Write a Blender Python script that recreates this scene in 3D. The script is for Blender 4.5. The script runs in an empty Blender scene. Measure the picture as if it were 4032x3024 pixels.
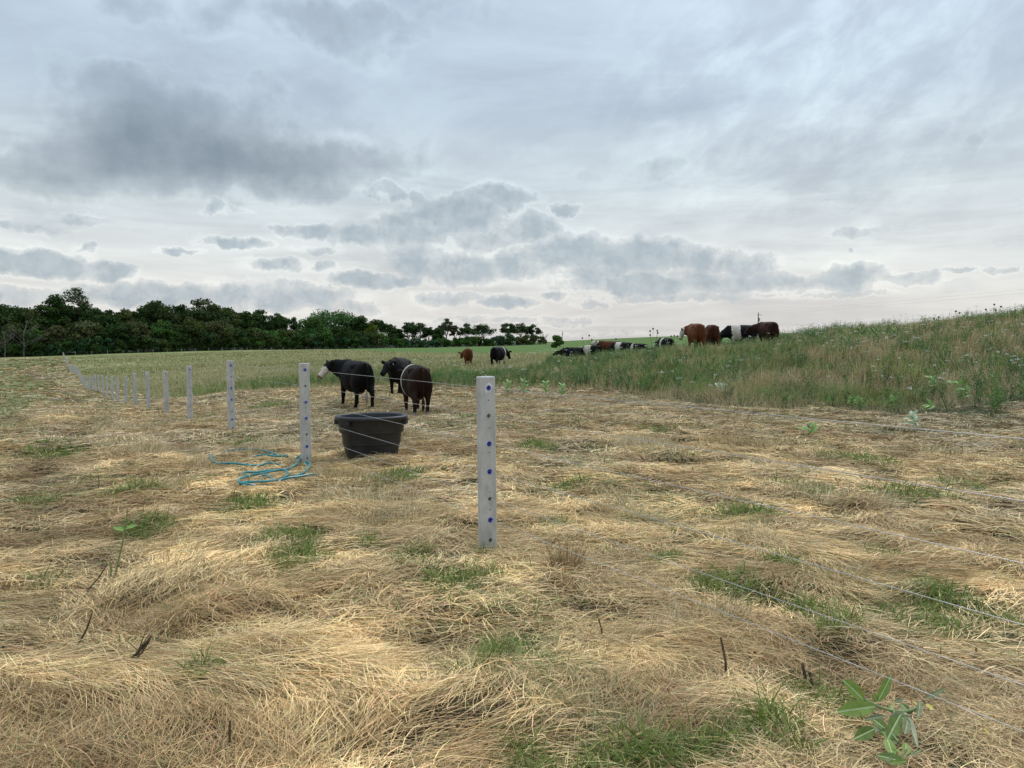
import bpy, math, random, time
import numpy as np
from mathutils import Vector, Matrix
T0 = time.time()
S = bpy.context.scene
COL = S.collection
rad = math.radians
rng = np.random.default_rng(7)
random.seed(7)

# ---------------------------------------------------------------- camera
EYE = 1.63
F = 3050.0
PITCH = math.atan(142.0 / F)
cam_d = bpy.data.cameras.new("camera"); cam = bpy.data.objects.new("camera", cam_d); COL.objects.link(cam)
cam_d.sensor_width = 36.0; cam_d.lens = F / 4032 * 36.0
cam_d.clip_start = 0.05; cam_d.clip_end = 6000
cam.location = (0, 0, EYE); cam.rotation_euler = (rad(90) - PITCH, 0, 0)
S.camera = cam

# ---------------------------------------------------------------- view
S.view_settings.view_transform = 'Standard'; S.view_settings.look = 'None'
S.view_settings.gamma = 1.0; S.view_settings.exposure = 0.05
S.cycles.max_bounces = 4; S.cycles.diffuse_bounces = 2; S.cycles.glossy_bounces = 2
S.cycles.transmission_bounces = 2; S.cycles.transparent_max_bounces = 4
S.cycles.use_denoising = True

def raydir(px, py):
    u = (px - 2016.0) / F; v = (1512.0 - py) / F
    c, s = math.cos(PITCH), math.sin(PITCH)
    return np.array([u, c + v * s, -s + v * c])

def at(px, py, y):
    d = raydir(px, py)
    p = d * (y / d[1]); p[2] += EYE
    return p

# ---------------------------------------------------------------- sun
SUN_AZ, SUN_EL = rad(28), rad(48)      # azimuth measured from +Y towards +X
sd = bpy.data.lights.new("sun", 'SUN'); sun = bpy.data.objects.new("sun", sd); COL.objects.link(sun)
sd.energy = 1.5; sd.angle = rad(10); sd.color = (1.0, 0.95, 0.88)
sv = Vector((math.sin(SUN_AZ) * math.cos(SUN_EL), math.cos(SUN_AZ) * math.cos(SUN_EL), math.sin(SUN_EL)))
sun.rotation_euler = (-sv).to_track_quat('-Z', 'Y').to_euler()
sun.location = (0, 0, 60)

# ---------------------------------------------------------------- node helper
class NT:
    def __init__(s, tree): s.t = tree
    def n(s, typ, ins=None, **kw):
        nd = s.t.nodes.new(typ)
        for k, v in kw.items(): setattr(nd, k, v)
        for k, v in (ins or {}).items():
            sock = nd.inputs[k]
            if isinstance(v, bpy.types.NodeSocket): s.t.links.new(v, sock)
            else: sock.default_value = v
        return nd
    def m(s, op, a, b=None, c=None, clamp=False):
        ins = {0: a}
        if b is not None: ins[1] = b
        if c is not None: ins[2] = c
        nd = s.n('ShaderNodeMath', ins, operation=op); nd.use_clamp = clamp
        return nd.outputs[0]
    def vm(s, op, a, b=None, out=0):
        ins = {0: a}
        if b is not None: ins[1] = b
        return s.n('ShaderNodeVectorMath', ins, operation=op).outputs[out]
    def mr(s, v, a, b, c=0.0, d=1.0, smooth=True):
        nd = s.n('ShaderNodeMapRange', {'Value': v, 'From Min': a, 'From Max': b, 'To Min': c, 'To Max': d})
        nd.interpolation_type = 'SMOOTHSTEP' if smooth else 'LINEAR'; nd.clamp = True
        return nd.outputs[0]
    def mix(s, f, a, b, mode='MIX'):
        nd = s.n('ShaderNodeMix', data_type='RGBA', blend_type=mode)
        for i, v in ((0, f), (6, a), (7, b)):
            if isinstance(v, bpy.types.NodeSocket): s.t.links.new(v, nd.inputs[i])
            else: nd.inputs[i].default_value = v
        return nd.outputs[2]
    def noise(s, vec, scale, detail=3.0, rough=0.55, dist=0.0, out=0):
        return s.n('ShaderNodeTexNoise', {'Vector': vec, 'Scale': scale, 'Detail': detail, 'Roughness': rough, 'Distortion': dist}).outputs[out]

# ---------------------------------------------------------------- sky (overcast with separate dark clouds, by direction)
W = bpy.data.worlds.new("World"); S.world = W; W.use_nodes = True
W.node_tree.nodes.clear()
N = NT(W.node_tree)
tc = N.n('ShaderNodeTexCoord').outputs['Generated']
sep = N.n('ShaderNodeSeparateXYZ', {0: tc})
az = N.m('MULTIPLY', N.m('ARCTAN2', sep.outputs[0], sep.outputs[1]), 180 / math.pi)
el = N.m('MULTIPLY', N.m('ARCSINE', sep.outputs[2]), 180 / math.pi)
ae = N.n('ShaderNodeCombineXYZ', {0: az, 1: el, 2: 0.0}).outputs[0]
elp = N.m('MAXIMUM', el, 0.5)
# cloud-plane coordinates: perspective of a flat cloud deck
kz = N.m('DIVIDE', 1.0, N.m('ADD', N.m('MAXIMUM', sep.outputs[2], 0.0), 0.09))
pl = N.n('ShaderNodeCombineXYZ', {0: N.m('MULTIPLY', sep.outputs[0], kz), 1: N.m('MULTIPLY', sep.outputs[1], kz), 2: 0.0}).outputs[0]
w1 = N.vm('SUBTRACT', N.noise(ae, 0.11, 5.0, 0.6, out=1), (0.5, 0.5, 0.5))
w2 = N.vm('SUBTRACT', N.noise(ae, 0.55, 5.0, 0.62, out=1), (0.5, 0.5, 0.5))
wa = N.vm('ADD', N.vm('MULTIPLY', w1, (13.0, 6.0, 0)), N.vm('MULTIPLY', w2, (1.9, 1.5, 0)))
wlow = N.vm('MULTIPLY', w2, (2.6, 1.5, 0))
lowm = N.mr(el, 6.0, 12.0, 0.0, 1.0)
sc = W.node_tree.nodes.new('ShaderNodeVectorMath'); sc.operation = 'SCALE'
W.node_tree.links.new(wa, sc.inputs[0]); W.node_tree.links.new(lowm, sc.inputs[3])
sc2 = W.node_tree.nodes.new('ShaderNodeVectorMath'); sc2.operation = 'SCALE'
W.node_tree.links.new(wlow, sc2.inputs[0]); W.node_tree.links.new(N.m('SUBTRACT', 1.0, lowm), sc2.inputs[3])
aew = N.vm('ADD', ae, N.vm('ADD', sc.outputs[0], sc2.outputs[0]))

def azel(dx, dy):
    d = raydir(dx * 1.8228, dy * 1.8228); d = d / np.linalg.norm(d)
    return math.degrees(math.atan2(d[0], d[1])), math.degrees(math.asin(d[2]))
DPD = 26.5   # display px per degree (about)
HIGH = [(195,148,115,45,.62),(420,235,150,75,.62),(300,300,190,75,.75),(480,320,200,70,.75),(210,390,200,45,.55),(420,385,260,50,.6),(660,375,200,48,.72),
 (560,20,330,50,.62),(760,40,150,40,.35),(800,130,130,70,.22),(880,330,190,60,.36),(1170,320,110,28,.32),(1010,200,200,80,.1),(1330,385,150,34,.46),(1420,355,50,24,.3),
 (1000,10,90,50,.3),(1250,120,260,110,.14),(2185,290,55,30,.42),(2100,335,80,22,.32),(60,370,90,30,.3),(1600,300,120,20,.12),(560,200,120,60,.25),(130,270,80,60,.2)]
LOW = [(1080,432,75,28,.72),(820,428,45,14,.5),(895,432,26,14,.45),(965,475,110,34,.68),(880,500,80,32,.6),(1150,500,70,26,.6),(780,507,68,20,.72),(685,498,38,16,.6),(625,500,50,12,.45),(1232,456,34,15,.66),
 (505,524,62,12,.66),(385,541,34,8,.6),(445,455,34,11,.5),(172,465,34,13,.52),(50,484,75,9,.42),(520,452,26,5,.3),(98,568,68,24,.85),(12,566,30,22,.75),(215,584,60,16,.62),(188,538,14,10,.5),
 (1040,520,60,25,.5),(900,560,60,34,.6),(1000,580,100,32,.62),(1110,572,60,30,.62),(1240,545,95,36,.72),(1380,556,110,36,.72),(1500,560,60,28,.6),(1600,575,70,26,.5),(1300,585,100,24,.6),(1400,610,170,24,.66),(1600,612,160,22,.62),(1840,600,70,25,.62),(1920,607,90,12,.4),
 (790,603,72,17,.78),(868,608,34,12,.7),(600,570,60,13,.45),(700,575,26,11,.45),(690,540,60,8,.25),(1105,500,60,26,.4),
 (330,638,130,26,.62),(600,640,150,30,.6),(40,640,90,16,.5),(200,640,60,20,.45),(960,645,60,18,.5),(1090,653,60,12,.7),(1200,636,26,10,.55),(1010,640,40,12,.4),(1280,660,40,8,.4),(1500,642,210,9,.42),(1820,636,100,6,.35),
 (1835,540,8,4,.5),(1850,500,50,10,.35),(1980,596,34,9,.4),(2075,584,30,7,.45),(2160,584,24,6,.4),(1210,700,90,8,.3),(1100,692,180,8,.35),(740,665,90,16,.4),(1330,720,160,5,.2)]
def blobs(lst, vec, k0, LS=1.0):
    acc = None
    for (x, y, rx, ry, s) in lst:
        a, e = azel(x, y)
        d = N.vm('MULTIPLY', N.vm('SUBTRACT', vec, (a, e, 0)), (DPD / rx / LS, DPD / ry / LS, 0))
        ln = N.vm('LENGTH', d, out=1)
        v = N.mr(ln, k0, 1.55, s, 0.0)
        acc = v if acc is None else N.m('ADD' if k0 < .3 else 'MAXIMUM', acc, v)
    return acc
hi = blobs(HIGH, aew, 0.0)
lo = blobs(LOW, aew, 0.35, .98)
fb = N.noise(pl, 1.7, 6.0, 0.6)
fb2 = N.noise(ae, 0.32, 7.0, 0.62)
fb3 = N.noise(N.vm('ADD', ae, w1), 0.16, 6.0, 0.55)
hid = N.mr(N.m('ADD', N.m('MULTIPLY', hi, 0.80), N.m('ADD', N.m('MULTIPLY', N.m('SUBTRACT', fb2, 0.5), 0.75), N.m('MULTIPLY', N.m('SUBTRACT', fb3, 0.5), 1.1))), 0.10, 1.55, 0.0, 1.0, smooth=False)
hid = N.m('MULTIPLY', hid, N.mr(hi, 0.0, 0.35))
fbl = N.noise(N.vm('ADD', ae, w2), 0.62, 8.0, 0.62)
lod = N.mr(N.m('ADD', lo, N.m('MULTIPLY', N.m('SUBTRACT', fbl, 0.5), 1.15)), 0.20, 0.62, 0.0, 1.0, smooth=False)
lod = N.m('MULTIPLY', lod, N.mr(lo, 0.02, 0.25))
band = N.m('MULTIPLY', N.mr(el, 2.0, 4.5), N.mr(el, 10.0, 15.0, 1.0, 0.0))
ext = N.noise(N.vm('ADD', N.vm('MULTIPLY', ae, (0.14, 0.42, 0)), N.vm('MULTIPLY', w2, (0.35, 0.5, 0))), 1.0, 8.0, 0.6)
extd = N.m('MULTIPLY', N.mr(ext, 0.54, 0.68, 0.0, 0.42, smooth=False), band)
lod = N.m('MAXIMUM', lod, extd)
soft = N.noise(N.vm('MULTIPLY', pl, (1, 1, 0)), 1.1, 7.0, 0.6, 0.5)
# clear band colours
t = N.mr(el, 0.0, 26.0, 0.0, 1.0, smooth=False)
ramp = N.n('ShaderNodeValToRGB', {0: t}); cr = ramp.color_ramp
def setramp(cr, st):
    while len(cr.elements) < len(st): cr.elements.new(0.5)
    for e, (p, c) in zip(cr.elements, st): e.position = p; e.color = (*c, 1)
# scene-linear colours of the high thin veil
setramp(cr, [(0.0, (.69, .68, .665)), (0.12, (.735, .73, .71)), (0.26, (.71, .75, .755)), (0.42, (.62, .70, .745)), (0.65, (.52, .62, .72)), (1.0, (.545, .66, .80))])
veil = ramp.outputs[0]
# mottled brighter part high on the right side of the view
a0, e0 = azel(1780, 180)
dr = N.vm('LENGTH', N.vm('MULTIPLY', N.vm('SUBTRACT', ae, (a0, e0, 0)), (1 / 20.0, 1 / 12.0, 0)), out=1)
rb = N.mr(dr, 0.1, 1.2, 1.0, 0.0)
rot = N.n('ShaderNodeVectorRotate', {'Vector': ae, 'Angle': rad(-32)}, rotation_type='Z_AXIS').outputs[0]
mot = N.noise(N.vm('MULTIPLY', rot, (0.20, 0.34, 0)), 1.0, 5.0, 0.6, 0.3)
mot2 = N.noise(N.vm('MULTIPLY', ae, (0.05, 0.12, 0)), 1.0, 5.0, 0.6, 0.5)
br = N.m('ADD', N.m('MULTIPLY', rb, N.mr(mot, 0.36, 0.76, 0.0, 0.36)), N.mr(mot2, 0.3, 0.7, -0.09, 0.09))
rimh = N.m('MULTIPLY', N.m('MULTIPLY', N.mr(hi, 0.02, 0.3), N.mr(hid, 0.0, 0.12)), N.mr(hid, 0.12, 0.35, 1.0, 0.0))
br = N.m('ADD', br, N.m('MULTIPLY', rimh, 0.10))
br = N.m('ADD', br, N.m('MULTIPLY', N.mr(soft, 0.35, 0.65, 0.07, -0.11), N.mr(el, 6.0, 12.0)))
br = N.m('ADD', br, N.m('MULTIPLY', N.m('MULTIPLY', N.mr(lo, 0.02, 0.2), N.mr(lod, 0.0, 0.2, 1.0, 0.0)), 0.10))
# thin streaks in the low band
stre = N.noise(N.vm('MULTIPLY', ae, (0.05, 0.55, 0)), 1.0, 5.0, 0.6, 0.6)
br = N.m('ADD', br, N.m('MULTIPLY', N.mr(stre, 0.3, 0.7, -0.10, 0.10), N.mr(el, 9.0, 15.0, 1.0, 0.0)))
# small bright gaps
for (x, y, rx, ry, s) in [(700,312,70,16,.22),(60,350,90,30,.1),(820,60,60,60,.16),(240,205,60,20,.1),(1000,300,60,20,.05)]:
    a, e = azel(x, y)
    ln = N.vm('LENGTH', N.vm('MULTIPLY', N.vm('SUBTRACT', aew, (a, e, 0)), (DPD / rx, DPD / ry, 0)), out=1)
    br = N.m('ADD', br, N.mr(ln, 0.0, 1.6, s, 0.0))
veil = N.vm('MULTIPLY', veil, N.n('ShaderNodeCombineXYZ', {0: N.m('ADD', 1.0, br), 1: N.m('ADD', 1.0, br), 2: N.m('ADD', 1.0, N.m('MULTIPLY', br, 0.85))}).outputs[0])
# low clouds: slightly lighter crowns
shade = N.noise(ae, 0.9, 4.0, 0.6)
lowc = N.mix(N.mr(shade, 0.3, 0.7), (.34, .42, .48, 1), (.46, .535, .59, 1))
c1 = N.mix(N.m('MULTIPLY', hid, 0.97), veil, (.235, .295, .35, 1))
c2 = N.mix(N.m('MULTIPLY', lod, 0.80), c1, lowc)
# overcast zenith (above the picture) is brighter, as on a real thinly clouded day
zen = N.mr(el, 30.0, 75.0, 1.0, 2.9)
c2 = N.vm('MULTIPLY', c2, N.n('ShaderNodeCombineXYZ', {0: zen, 1: zen, 2: zen}).outputs[0])
sky = N.n('ShaderNodeTexSky'); sky.sky_type = 'NISHITA'; sky.sun_disc = False
sky.sun_elevation = SUN_EL; sky.sun_rotation = SUN_AZ; sky.air_density = 1.0; sky.dust_density = 2.0
c10 = N.vm('MULTIPLY', c2, (10.0, 10.0, 10.0))
skc = N.vm('MULTIPLY', sky.outputs[0], (0.8, 0.8, 0.8))
fin = N.mix(0.93, skc, c10)
fin = N.mix(N.mr(el, -1.5, -0.5), (1.2, 1.3, 1.0, 1), fin)
bg = N.n('ShaderNodeBackground', {'Color': fin, 'Strength': 0.1})
N.n('ShaderNodeOutputWorld', {'Surface': bg.outputs[0]})
W.cycles.sampling_method = 'MANUAL'; W.cycles.sample_map_resolution = 512

# ---------------------------------------------------------------- numpy noise
def _h(ix, iy, seed):
    n = (ix.astype(np.int64) * 374761393 + iy.astype(np.int64) * 668265263 + seed * 1442695041) & 0x7fffffff
    n = ((n ^ (n >> 13)) * 1274126177) & 0x7fffffff
    n = (n ^ (n >> 16)) & 0xffff
    return n / 65535.0
def vnoise(x, y, seed=0):
    ix = np.floor(x); iy = np.floor(y); fx = x - ix; fy = y - iy
    fx = fx * fx * (3 - 2 * fx); fy = fy * fy * (3 - 2 * fy)
    a = _h(ix, iy, seed); b = _h(ix + 1, iy, seed); c = _h(ix, iy + 1, seed); d = _h(ix + 1, iy + 1, seed)
    return (a * (1 - fx) + b * fx) * (1 - fy) + (c * (1 - fx) + d * fx) * fy
def fbm(x, y, s, seed=0, oc=3):
    v = 0; a = 1; tot = 0
    for i in range(oc):
        v = v + a * vnoise(x / s + 17.3 * i, y / s - 9.1 * i, seed + i); tot += a; a *= 0.5; s = s * 0.5
    return v / tot
def sstep(a, b, x):
    t = np.clip((x - a) / (b - a), 0, 1); return t * t * (3 - 2 * t)

# ---------------------------------------------------------------- terrain
FX0, FY0, FDX = -0.195, 6.2, -0.5915       # fence line  x = FX0 + FDX (y - FY0)
def fence_x(y): return FX0 + FDX * (y - FY0)
CP = []
for (py, y) in [(2172,6.2),(1827,10.7),(1706,15.2),(1661,19.7),(1633,24.2),(1611,28.7),(1602,33.2),(1594,37.7),(1588,42.2),(1577,46.7),(1569,51.2),(1560,55.7),(1539,78),(1519,96),(1466,165),(1425,225),(1398,286)]:
    x = fence_x(y); z = -(py - 1370) / F * y
    CP.append((x, y, z))
def cp(px, py, y): CP.append(((px - 2016) / F * y, y, -(py - 1370) / F * y))
for y in (2.5, 3.5, 5):
    for px in (-600, 600, 2016, 3200, 4600): CP.append(((px - 2016) / F * y, y, -1.63))
cp(100,1640,22); cp(-800,1640,22); cp(100,1545,50); cp(-600,1545,50); cp(0,1490,110); cp(-800,1490,110); cp(0,1402,290); cp(-900,1404,290)
cp(800,1570,30); cp(800,1500,60); cp(800,1452,110); cp(800,1405,220); cp(800,1383,310)
cp(1500,1570,24.5); cp(1636,1634,20.4); cp(1400,1604,22.5); cp(1572,1556,27); cp(1500,1530,32); cp(1500,1452,60); cp(1500,1408,120); cp(1500,1381,250); cp(1500,1372,360)
cp(1840,1475,43); cp(1960,1475,43); cp(2000,1530,31); cp(2000,1395,130); cp(2000,1368,300); cp(2150,1356,430)
cp(1450,1668,17); cp(2000,1650,17); cp(2600,1650,17); cp(2600,1572,24); cp(3000,1625,19.6); cp(3600,1645,18); cp(4100,1690,15.5); cp(4900,1700,14)
cp(2250,1420,45); cp(2450,1410,47); cp(2620,1405,45); cp(2730,1392,35); cp(2900,1374,42); cp(3000,1366,38)
cp(2300,1400,90); cp(2300,1372,200); cp(2300,1349,420); cp(2560,1336,400); cp(3000,1315,400); cp(4032,1300,400)
cp(3200,1332,38); cp(3500,1308,37); cp(4032,1262,33); cp(4700,1210,31); cp(3200,1366,80); cp(3500,1342,80); cp(4032,1310,70); cp(4700,1300,70)
cp(3700,1560,21.5); cp(4032,1560,19)
for r in (4, 15, 60, 250, 1500):
    for a in (100, 140, 180, 220, 260):
        CP.append((r * math.sin(rad(a)), r * math.cos(rad(a)), -1.63))
for px in (-2500, -800, 500, 1700): cp(px, 1366, 700)
for px in (2600, 3500, 4500, 6500): cp(px, 1326, 700)
CP = np.array(CP)
def warp(x, y):
    r = np.sqrt(x * x + y * y); return np.stack([np.arctan2(x, y) * 1.7, np.log(np.maximum(r, 2.5))], -1)
_q = warp(CP[:, 0], CP[:, 1])
def _phi(d): return np.sqrt(d * d + 0.01)
_A = _phi(np.linalg.norm(_q[:, None] - _q[None], axis=-1)) - 0.004 * np.eye(len(_q)) * -1
_v = CP[:, 2] / (1 + np.hypot(CP[:, 0], CP[:, 1]) * 0.02)
_w = np.linalg.solve(np.block([[_A, np.ones((len(_q), 1))], [np.ones((1, len(_q))), np.zeros((1, 1))]]), np.append(_v, 0))
def base_z(x, y):
    x = np.asarray(x, float); y = np.asarray(y, float); sh = x.shape
    x = x.ravel(); y = y.ravel(); q = warp(x, y); out = np.empty(len(x))
    for i in range(0, len(x), 50000):
        s = slice(i, i + 50000)
        out[s] = _phi(np.linalg.norm(q[s][:, None] - _q[None], axis=-1)) @ _w[:-1] + _w[-1]
    out *= (1 + np.hypot(x, y) * 0.02)
    return (out + EYE).reshape(sh)
# fast lookup grid in warped (angle, log r) space
_NA, _NR = 721, 400
_ga = np.linspace(-math.pi, math.pi, _NA); _gr = np.linspace(math.log(0.4), math.log(2500), _NR)
_GA, _GR = np.meshgrid(_ga, _gr, indexing='ij')
_bx, _by = np.exp(_GR) * np.sin(_GA), np.exp(_GR) * np.cos(_GA)
_GZ = base_z(_bx, _by)
_GZ += (fbm(_bx, _by, 3.0, 3) - .5) * .10 * sstep(1.0, 8, np.hypot(_bx, _by)) + (fbm(_bx, _by, 25.0, 4) - .5) * .35 * sstep(14, 60, np.hypot(_bx, _by))
def Z(x, y):
    a = (np.arctan2(x, y) + math.pi) / (2 * math.pi) * (_NA - 1)
    r = (np.log(np.maximum(np.hypot(x, y), 0.4)) - _gr[0]) / (_gr[1] - _gr[0])
    a = np.clip(a, 0, _NA - 1.001); r = np.clip(r, 0, _NR - 1.001)
    ia = a.astype(int); ir = r.astype(int); fa = a - ia; fr = r - ir
    return (_GZ[ia, ir] * (1 - fa) + _GZ[ia + 1, ir] * fa) * (1 - fr) + (_GZ[ia, ir + 1] * (1 - fa) + _GZ[ia + 1, ir + 1] * fa) * fr
CLEAR = []
def lumps(x, y):
    r = np.hypot(x, y)
    l = (fbm(x, y * 1.0, 0.6, 11, 3) - .5) * 0.20 + (fbm(x, y, 1.4, 12, 2) - .5) * .06 + (fbm(x, y, .22, 15, 2) - .5) * .05 + (np.abs(fbm(x * .7, y * 1.3, 0.5, 21, 2) - .5) * -0.10)
    l = l + (fbm((x - FDX * y) / 1.162, (x * FDX + y) / 1.162 * .12, .95, 121, 2) - .5) * .11 * sstep(.3, 1.6, fence_x(y) - x)
    for (cx, cy, cr, cs) in CLEAR: l = l - np.exp(-((x - cx) ** 2 + (y - cy) ** 2) / cr ** 2) * (l + .03)
    return l * (1 - sstep(18, 30, r))
def Z1(x, y):
    return float(Z(np.array([x], float), np.array([y], float))[0])
def ground_hit(px, py):
    d = raydir(px, py); ys = np.exp(np.linspace(math.log(2), math.log(500), 1500))
    x = d[0] / d[1] * ys; z = EYE + d[2] / d[1] * ys
    g = Z(x, ys); k = np.argmax(g >= z)
    return float(x[k]), float(ys[k]), float(g[k])

# mowing boundary: signed distance-like value, >0 mown
BX = [-170, -42, -21, -15.5, -12.5, -9.0, -4, 0, 3.5, 6.5, 9.6, 14, 30, 80]
BY = [290, 78, 46, 38.5, 35.5, 33.5, 32.5, 31, 26, 20.3, 18.8, 17.6, 15, 8]
def mown(x, y):
    """1 where cut, 0 where the meadow stands"""
    by = np.interp(x, BX, BY)
    e = by - y + (fbm(x, y, 2.5, 31) - .5) * (2.4 + 3.5 * sstep(3, 9, x))
    slope = 1.0 + 0.9 * sstep(-8, -20, x)
    m = sstep(-0.7, 0.7, e / slope)
    left = sstep(-0.3, 1.2, (fence_x(y) + 1.6 - x))
    return np.clip(np.maximum(m, left), 0, 1)
GREENS = [(850,1040,.6),(1225,1048,.42),(1205,1140,.3),(1560,1275,.42),(1080,1450,.34),(1300,1650,.4),(1400,1640,.45),(1540,1645,.4),(1650,1610,.3),(1180,1650,.25),(960,1290,.42),(1030,1270,.25),(300,1065,.5),(620,1170,.4),(655,1215,.4),(910,1030,.35),
 (1720,1060,.6),(1860,1000,.8),(1600,1115,.5),(2050,1290,.38),(1800,1380,.26),(1150,1590,.14),(325,1150,.4),(130,975,.8),(110,960,.8),(60,1080,.5),(880,1220,.3),(1160,965,.6),(1420,930,.7),(580,880,1.2),(640,905,1.0),(1900,1210,.22),(2150,1340,.3),
 (1440,1210,.2),(1700,1230,.24),(2080,1060,.6),(800,1180,.2),(120,1250,.25),(1040,905,.8),(520,960,.6),(440,905,1.0),(1990,1320,.5),(540,1090,.5),(1040,1205,.15),(1790,1540,.3),(1990,1080,.7),(430,1480,.2),(1750,1330,.3)]
DRY = [(330,980,.9),(345,1060,.4),(395,1180,.28),(400,1230,.3),(380,1280,.22),(290,960,.9),(260,930,1.0),(720,1080,.5),(800,1090,.6),(850,1130,.5),(760,1050,.7),(1215,1215,.10),(1225,1240,.12),(1320,1390,.22),(1380,1380,.2),(920,1140,.35),(1400,960,1.0),(1600,960,1.0),
 (1750,1080,.6),(1460,1370,.2),(700,1030,.4),(1150,1050,.4),(1900,1100,.5),(1640,1180,.4),(1330,1100,.5),(200,900,1.2),(560,980,.6),(440,1010,.4),(880,1090,.4),(2030,980,1.0),(1830,1270,.4),(350,1350,.25),(1300,1580,.25),(1550,1340,.3)]
GREENS = [(*ground_hit(x * 1.8228, y * 1.8228)[:2], r) for x, y, r in GREENS]
DRY = [(*ground_hit(x * 1.8228, y * 1.8228)[:2], r) for x, y, r in DRY]
_c = ground_hit(3560, 2925); CLEAR.append((_c[0], _c[1] , .30, .9)); CLEAR.append((_c[0] - .02, _c[1] + .3, .28, .9))
_c = ground_hit(1010, 1862); CLEAR.append((_c[0], _c[1], 1.1, .25))
for _k in range(6): CLEAR.append((fence_x(FY0 + 4.5 * _k), FY0 + 4.5 * _k - .05, .20, .6))
def patch(lst, x, y):
    v = np.zeros_like(x)
    for (a, b, r) in lst: v = np.maximum(v, 1 - np.hypot(x - a, (y - b) * .8) / (r * 1.05))
    return np.clip(v - .95 * (1 - fbm(x, y, .28, 101, 3)) + .26, 0, 1) * (v > 0)
def greenness(x, y):
    """share of live grass on the cut ground"""
    r = np.hypot(x, y)
    g = sstep(.60, .76, fbm(x, y, 1.3, 41, 3)) * .5
    ff = sstep(24, 60, r) * .55 * sstep(.30, .62, fbm(x * .5, y * .5, 5., 43, 3))
    edge = sstep(10, 30, y) * sstep(-14, -2, x - fence_x(y)) * .0
    mid_ = sstep(8, 14, r) * .34 * sstep(.42, .66, fbm(x, y * .8, 2.2, 45, 3))
    return np.clip(g + ff + mid_, 0, 1)
# ---------------------------------------------------------------- object helpers
def mesh_np(name, V, Q, colors=None, mat=None, parent=None, smooth=False, tri=False, cname="tint"):
    me = bpy.data.meshes.new(name)
    V = np.ascontiguousarray(V, np.float32); Q = np.ascontiguousarray(Q, np.int32)
    k = Q.shape[1]
    me.vertices.add(len(V)); me.vertices.foreach_set("co", V.ravel())
    me.loops.add(Q.size); me.loops.foreach_set("vertex_index", Q.ravel())
    me.polygons.add(len(Q)); me.polygons.foreach_set("loop_start", np.arange(0, Q.size, k, dtype=np.int32))
    if smooth: me.polygons.foreach_set("use_smooth", np.ones(len(Q), bool))
    if colors is not None:
        a = me.color_attributes.new(cname, 'FLOAT_COLOR', 'POINT')
        c = np.ones((len(V), 4), np.float32); c[:, :3] = colors
        a.data.foreach_set("color", c.ravel())
    me.update(calc_edges=True)
    if mat: me.materials.append(mat)
    o = bpy.data.objects.new(name, me); COL.objects.link(o)
    if parent: o.parent = parent
    return o
def mesh_py(name, V, Fs, mat=None, parent=None, smooth=True, flat_angle=None):
    me = bpy.data.meshes.new(name); me.from_pydata([tuple(v) for v in V], [], Fs); me.update()
    me.polygons.foreach_set("use_smooth", [smooth] * len(me.polygons))
    if flat_angle is not None: me.set_sharp_from_angle(angle=rad(flat_angle))
    if mat: me.materials.append(mat)
    o = bpy.data.objects.new(name, me); COL.objects.link(o)
    if parent: o.parent = parent
    return o
def tag(o, label=None, cat=None, group=None, kind=None):
    if label: o['label'] = label
    if cat: o['category'] = cat
    if group: o['group'] = group
    if kind: o['kind'] = kind
    return o
def empty(name, loc, rz=0.0, **kw):
    o = bpy.data.objects.new(name, None); COL.objects.link(o); o.location = loc; o.rotation_euler = (0, 0, rz)
    o.empty_display_size = 0.2
    return tag(o, **kw)
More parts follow.
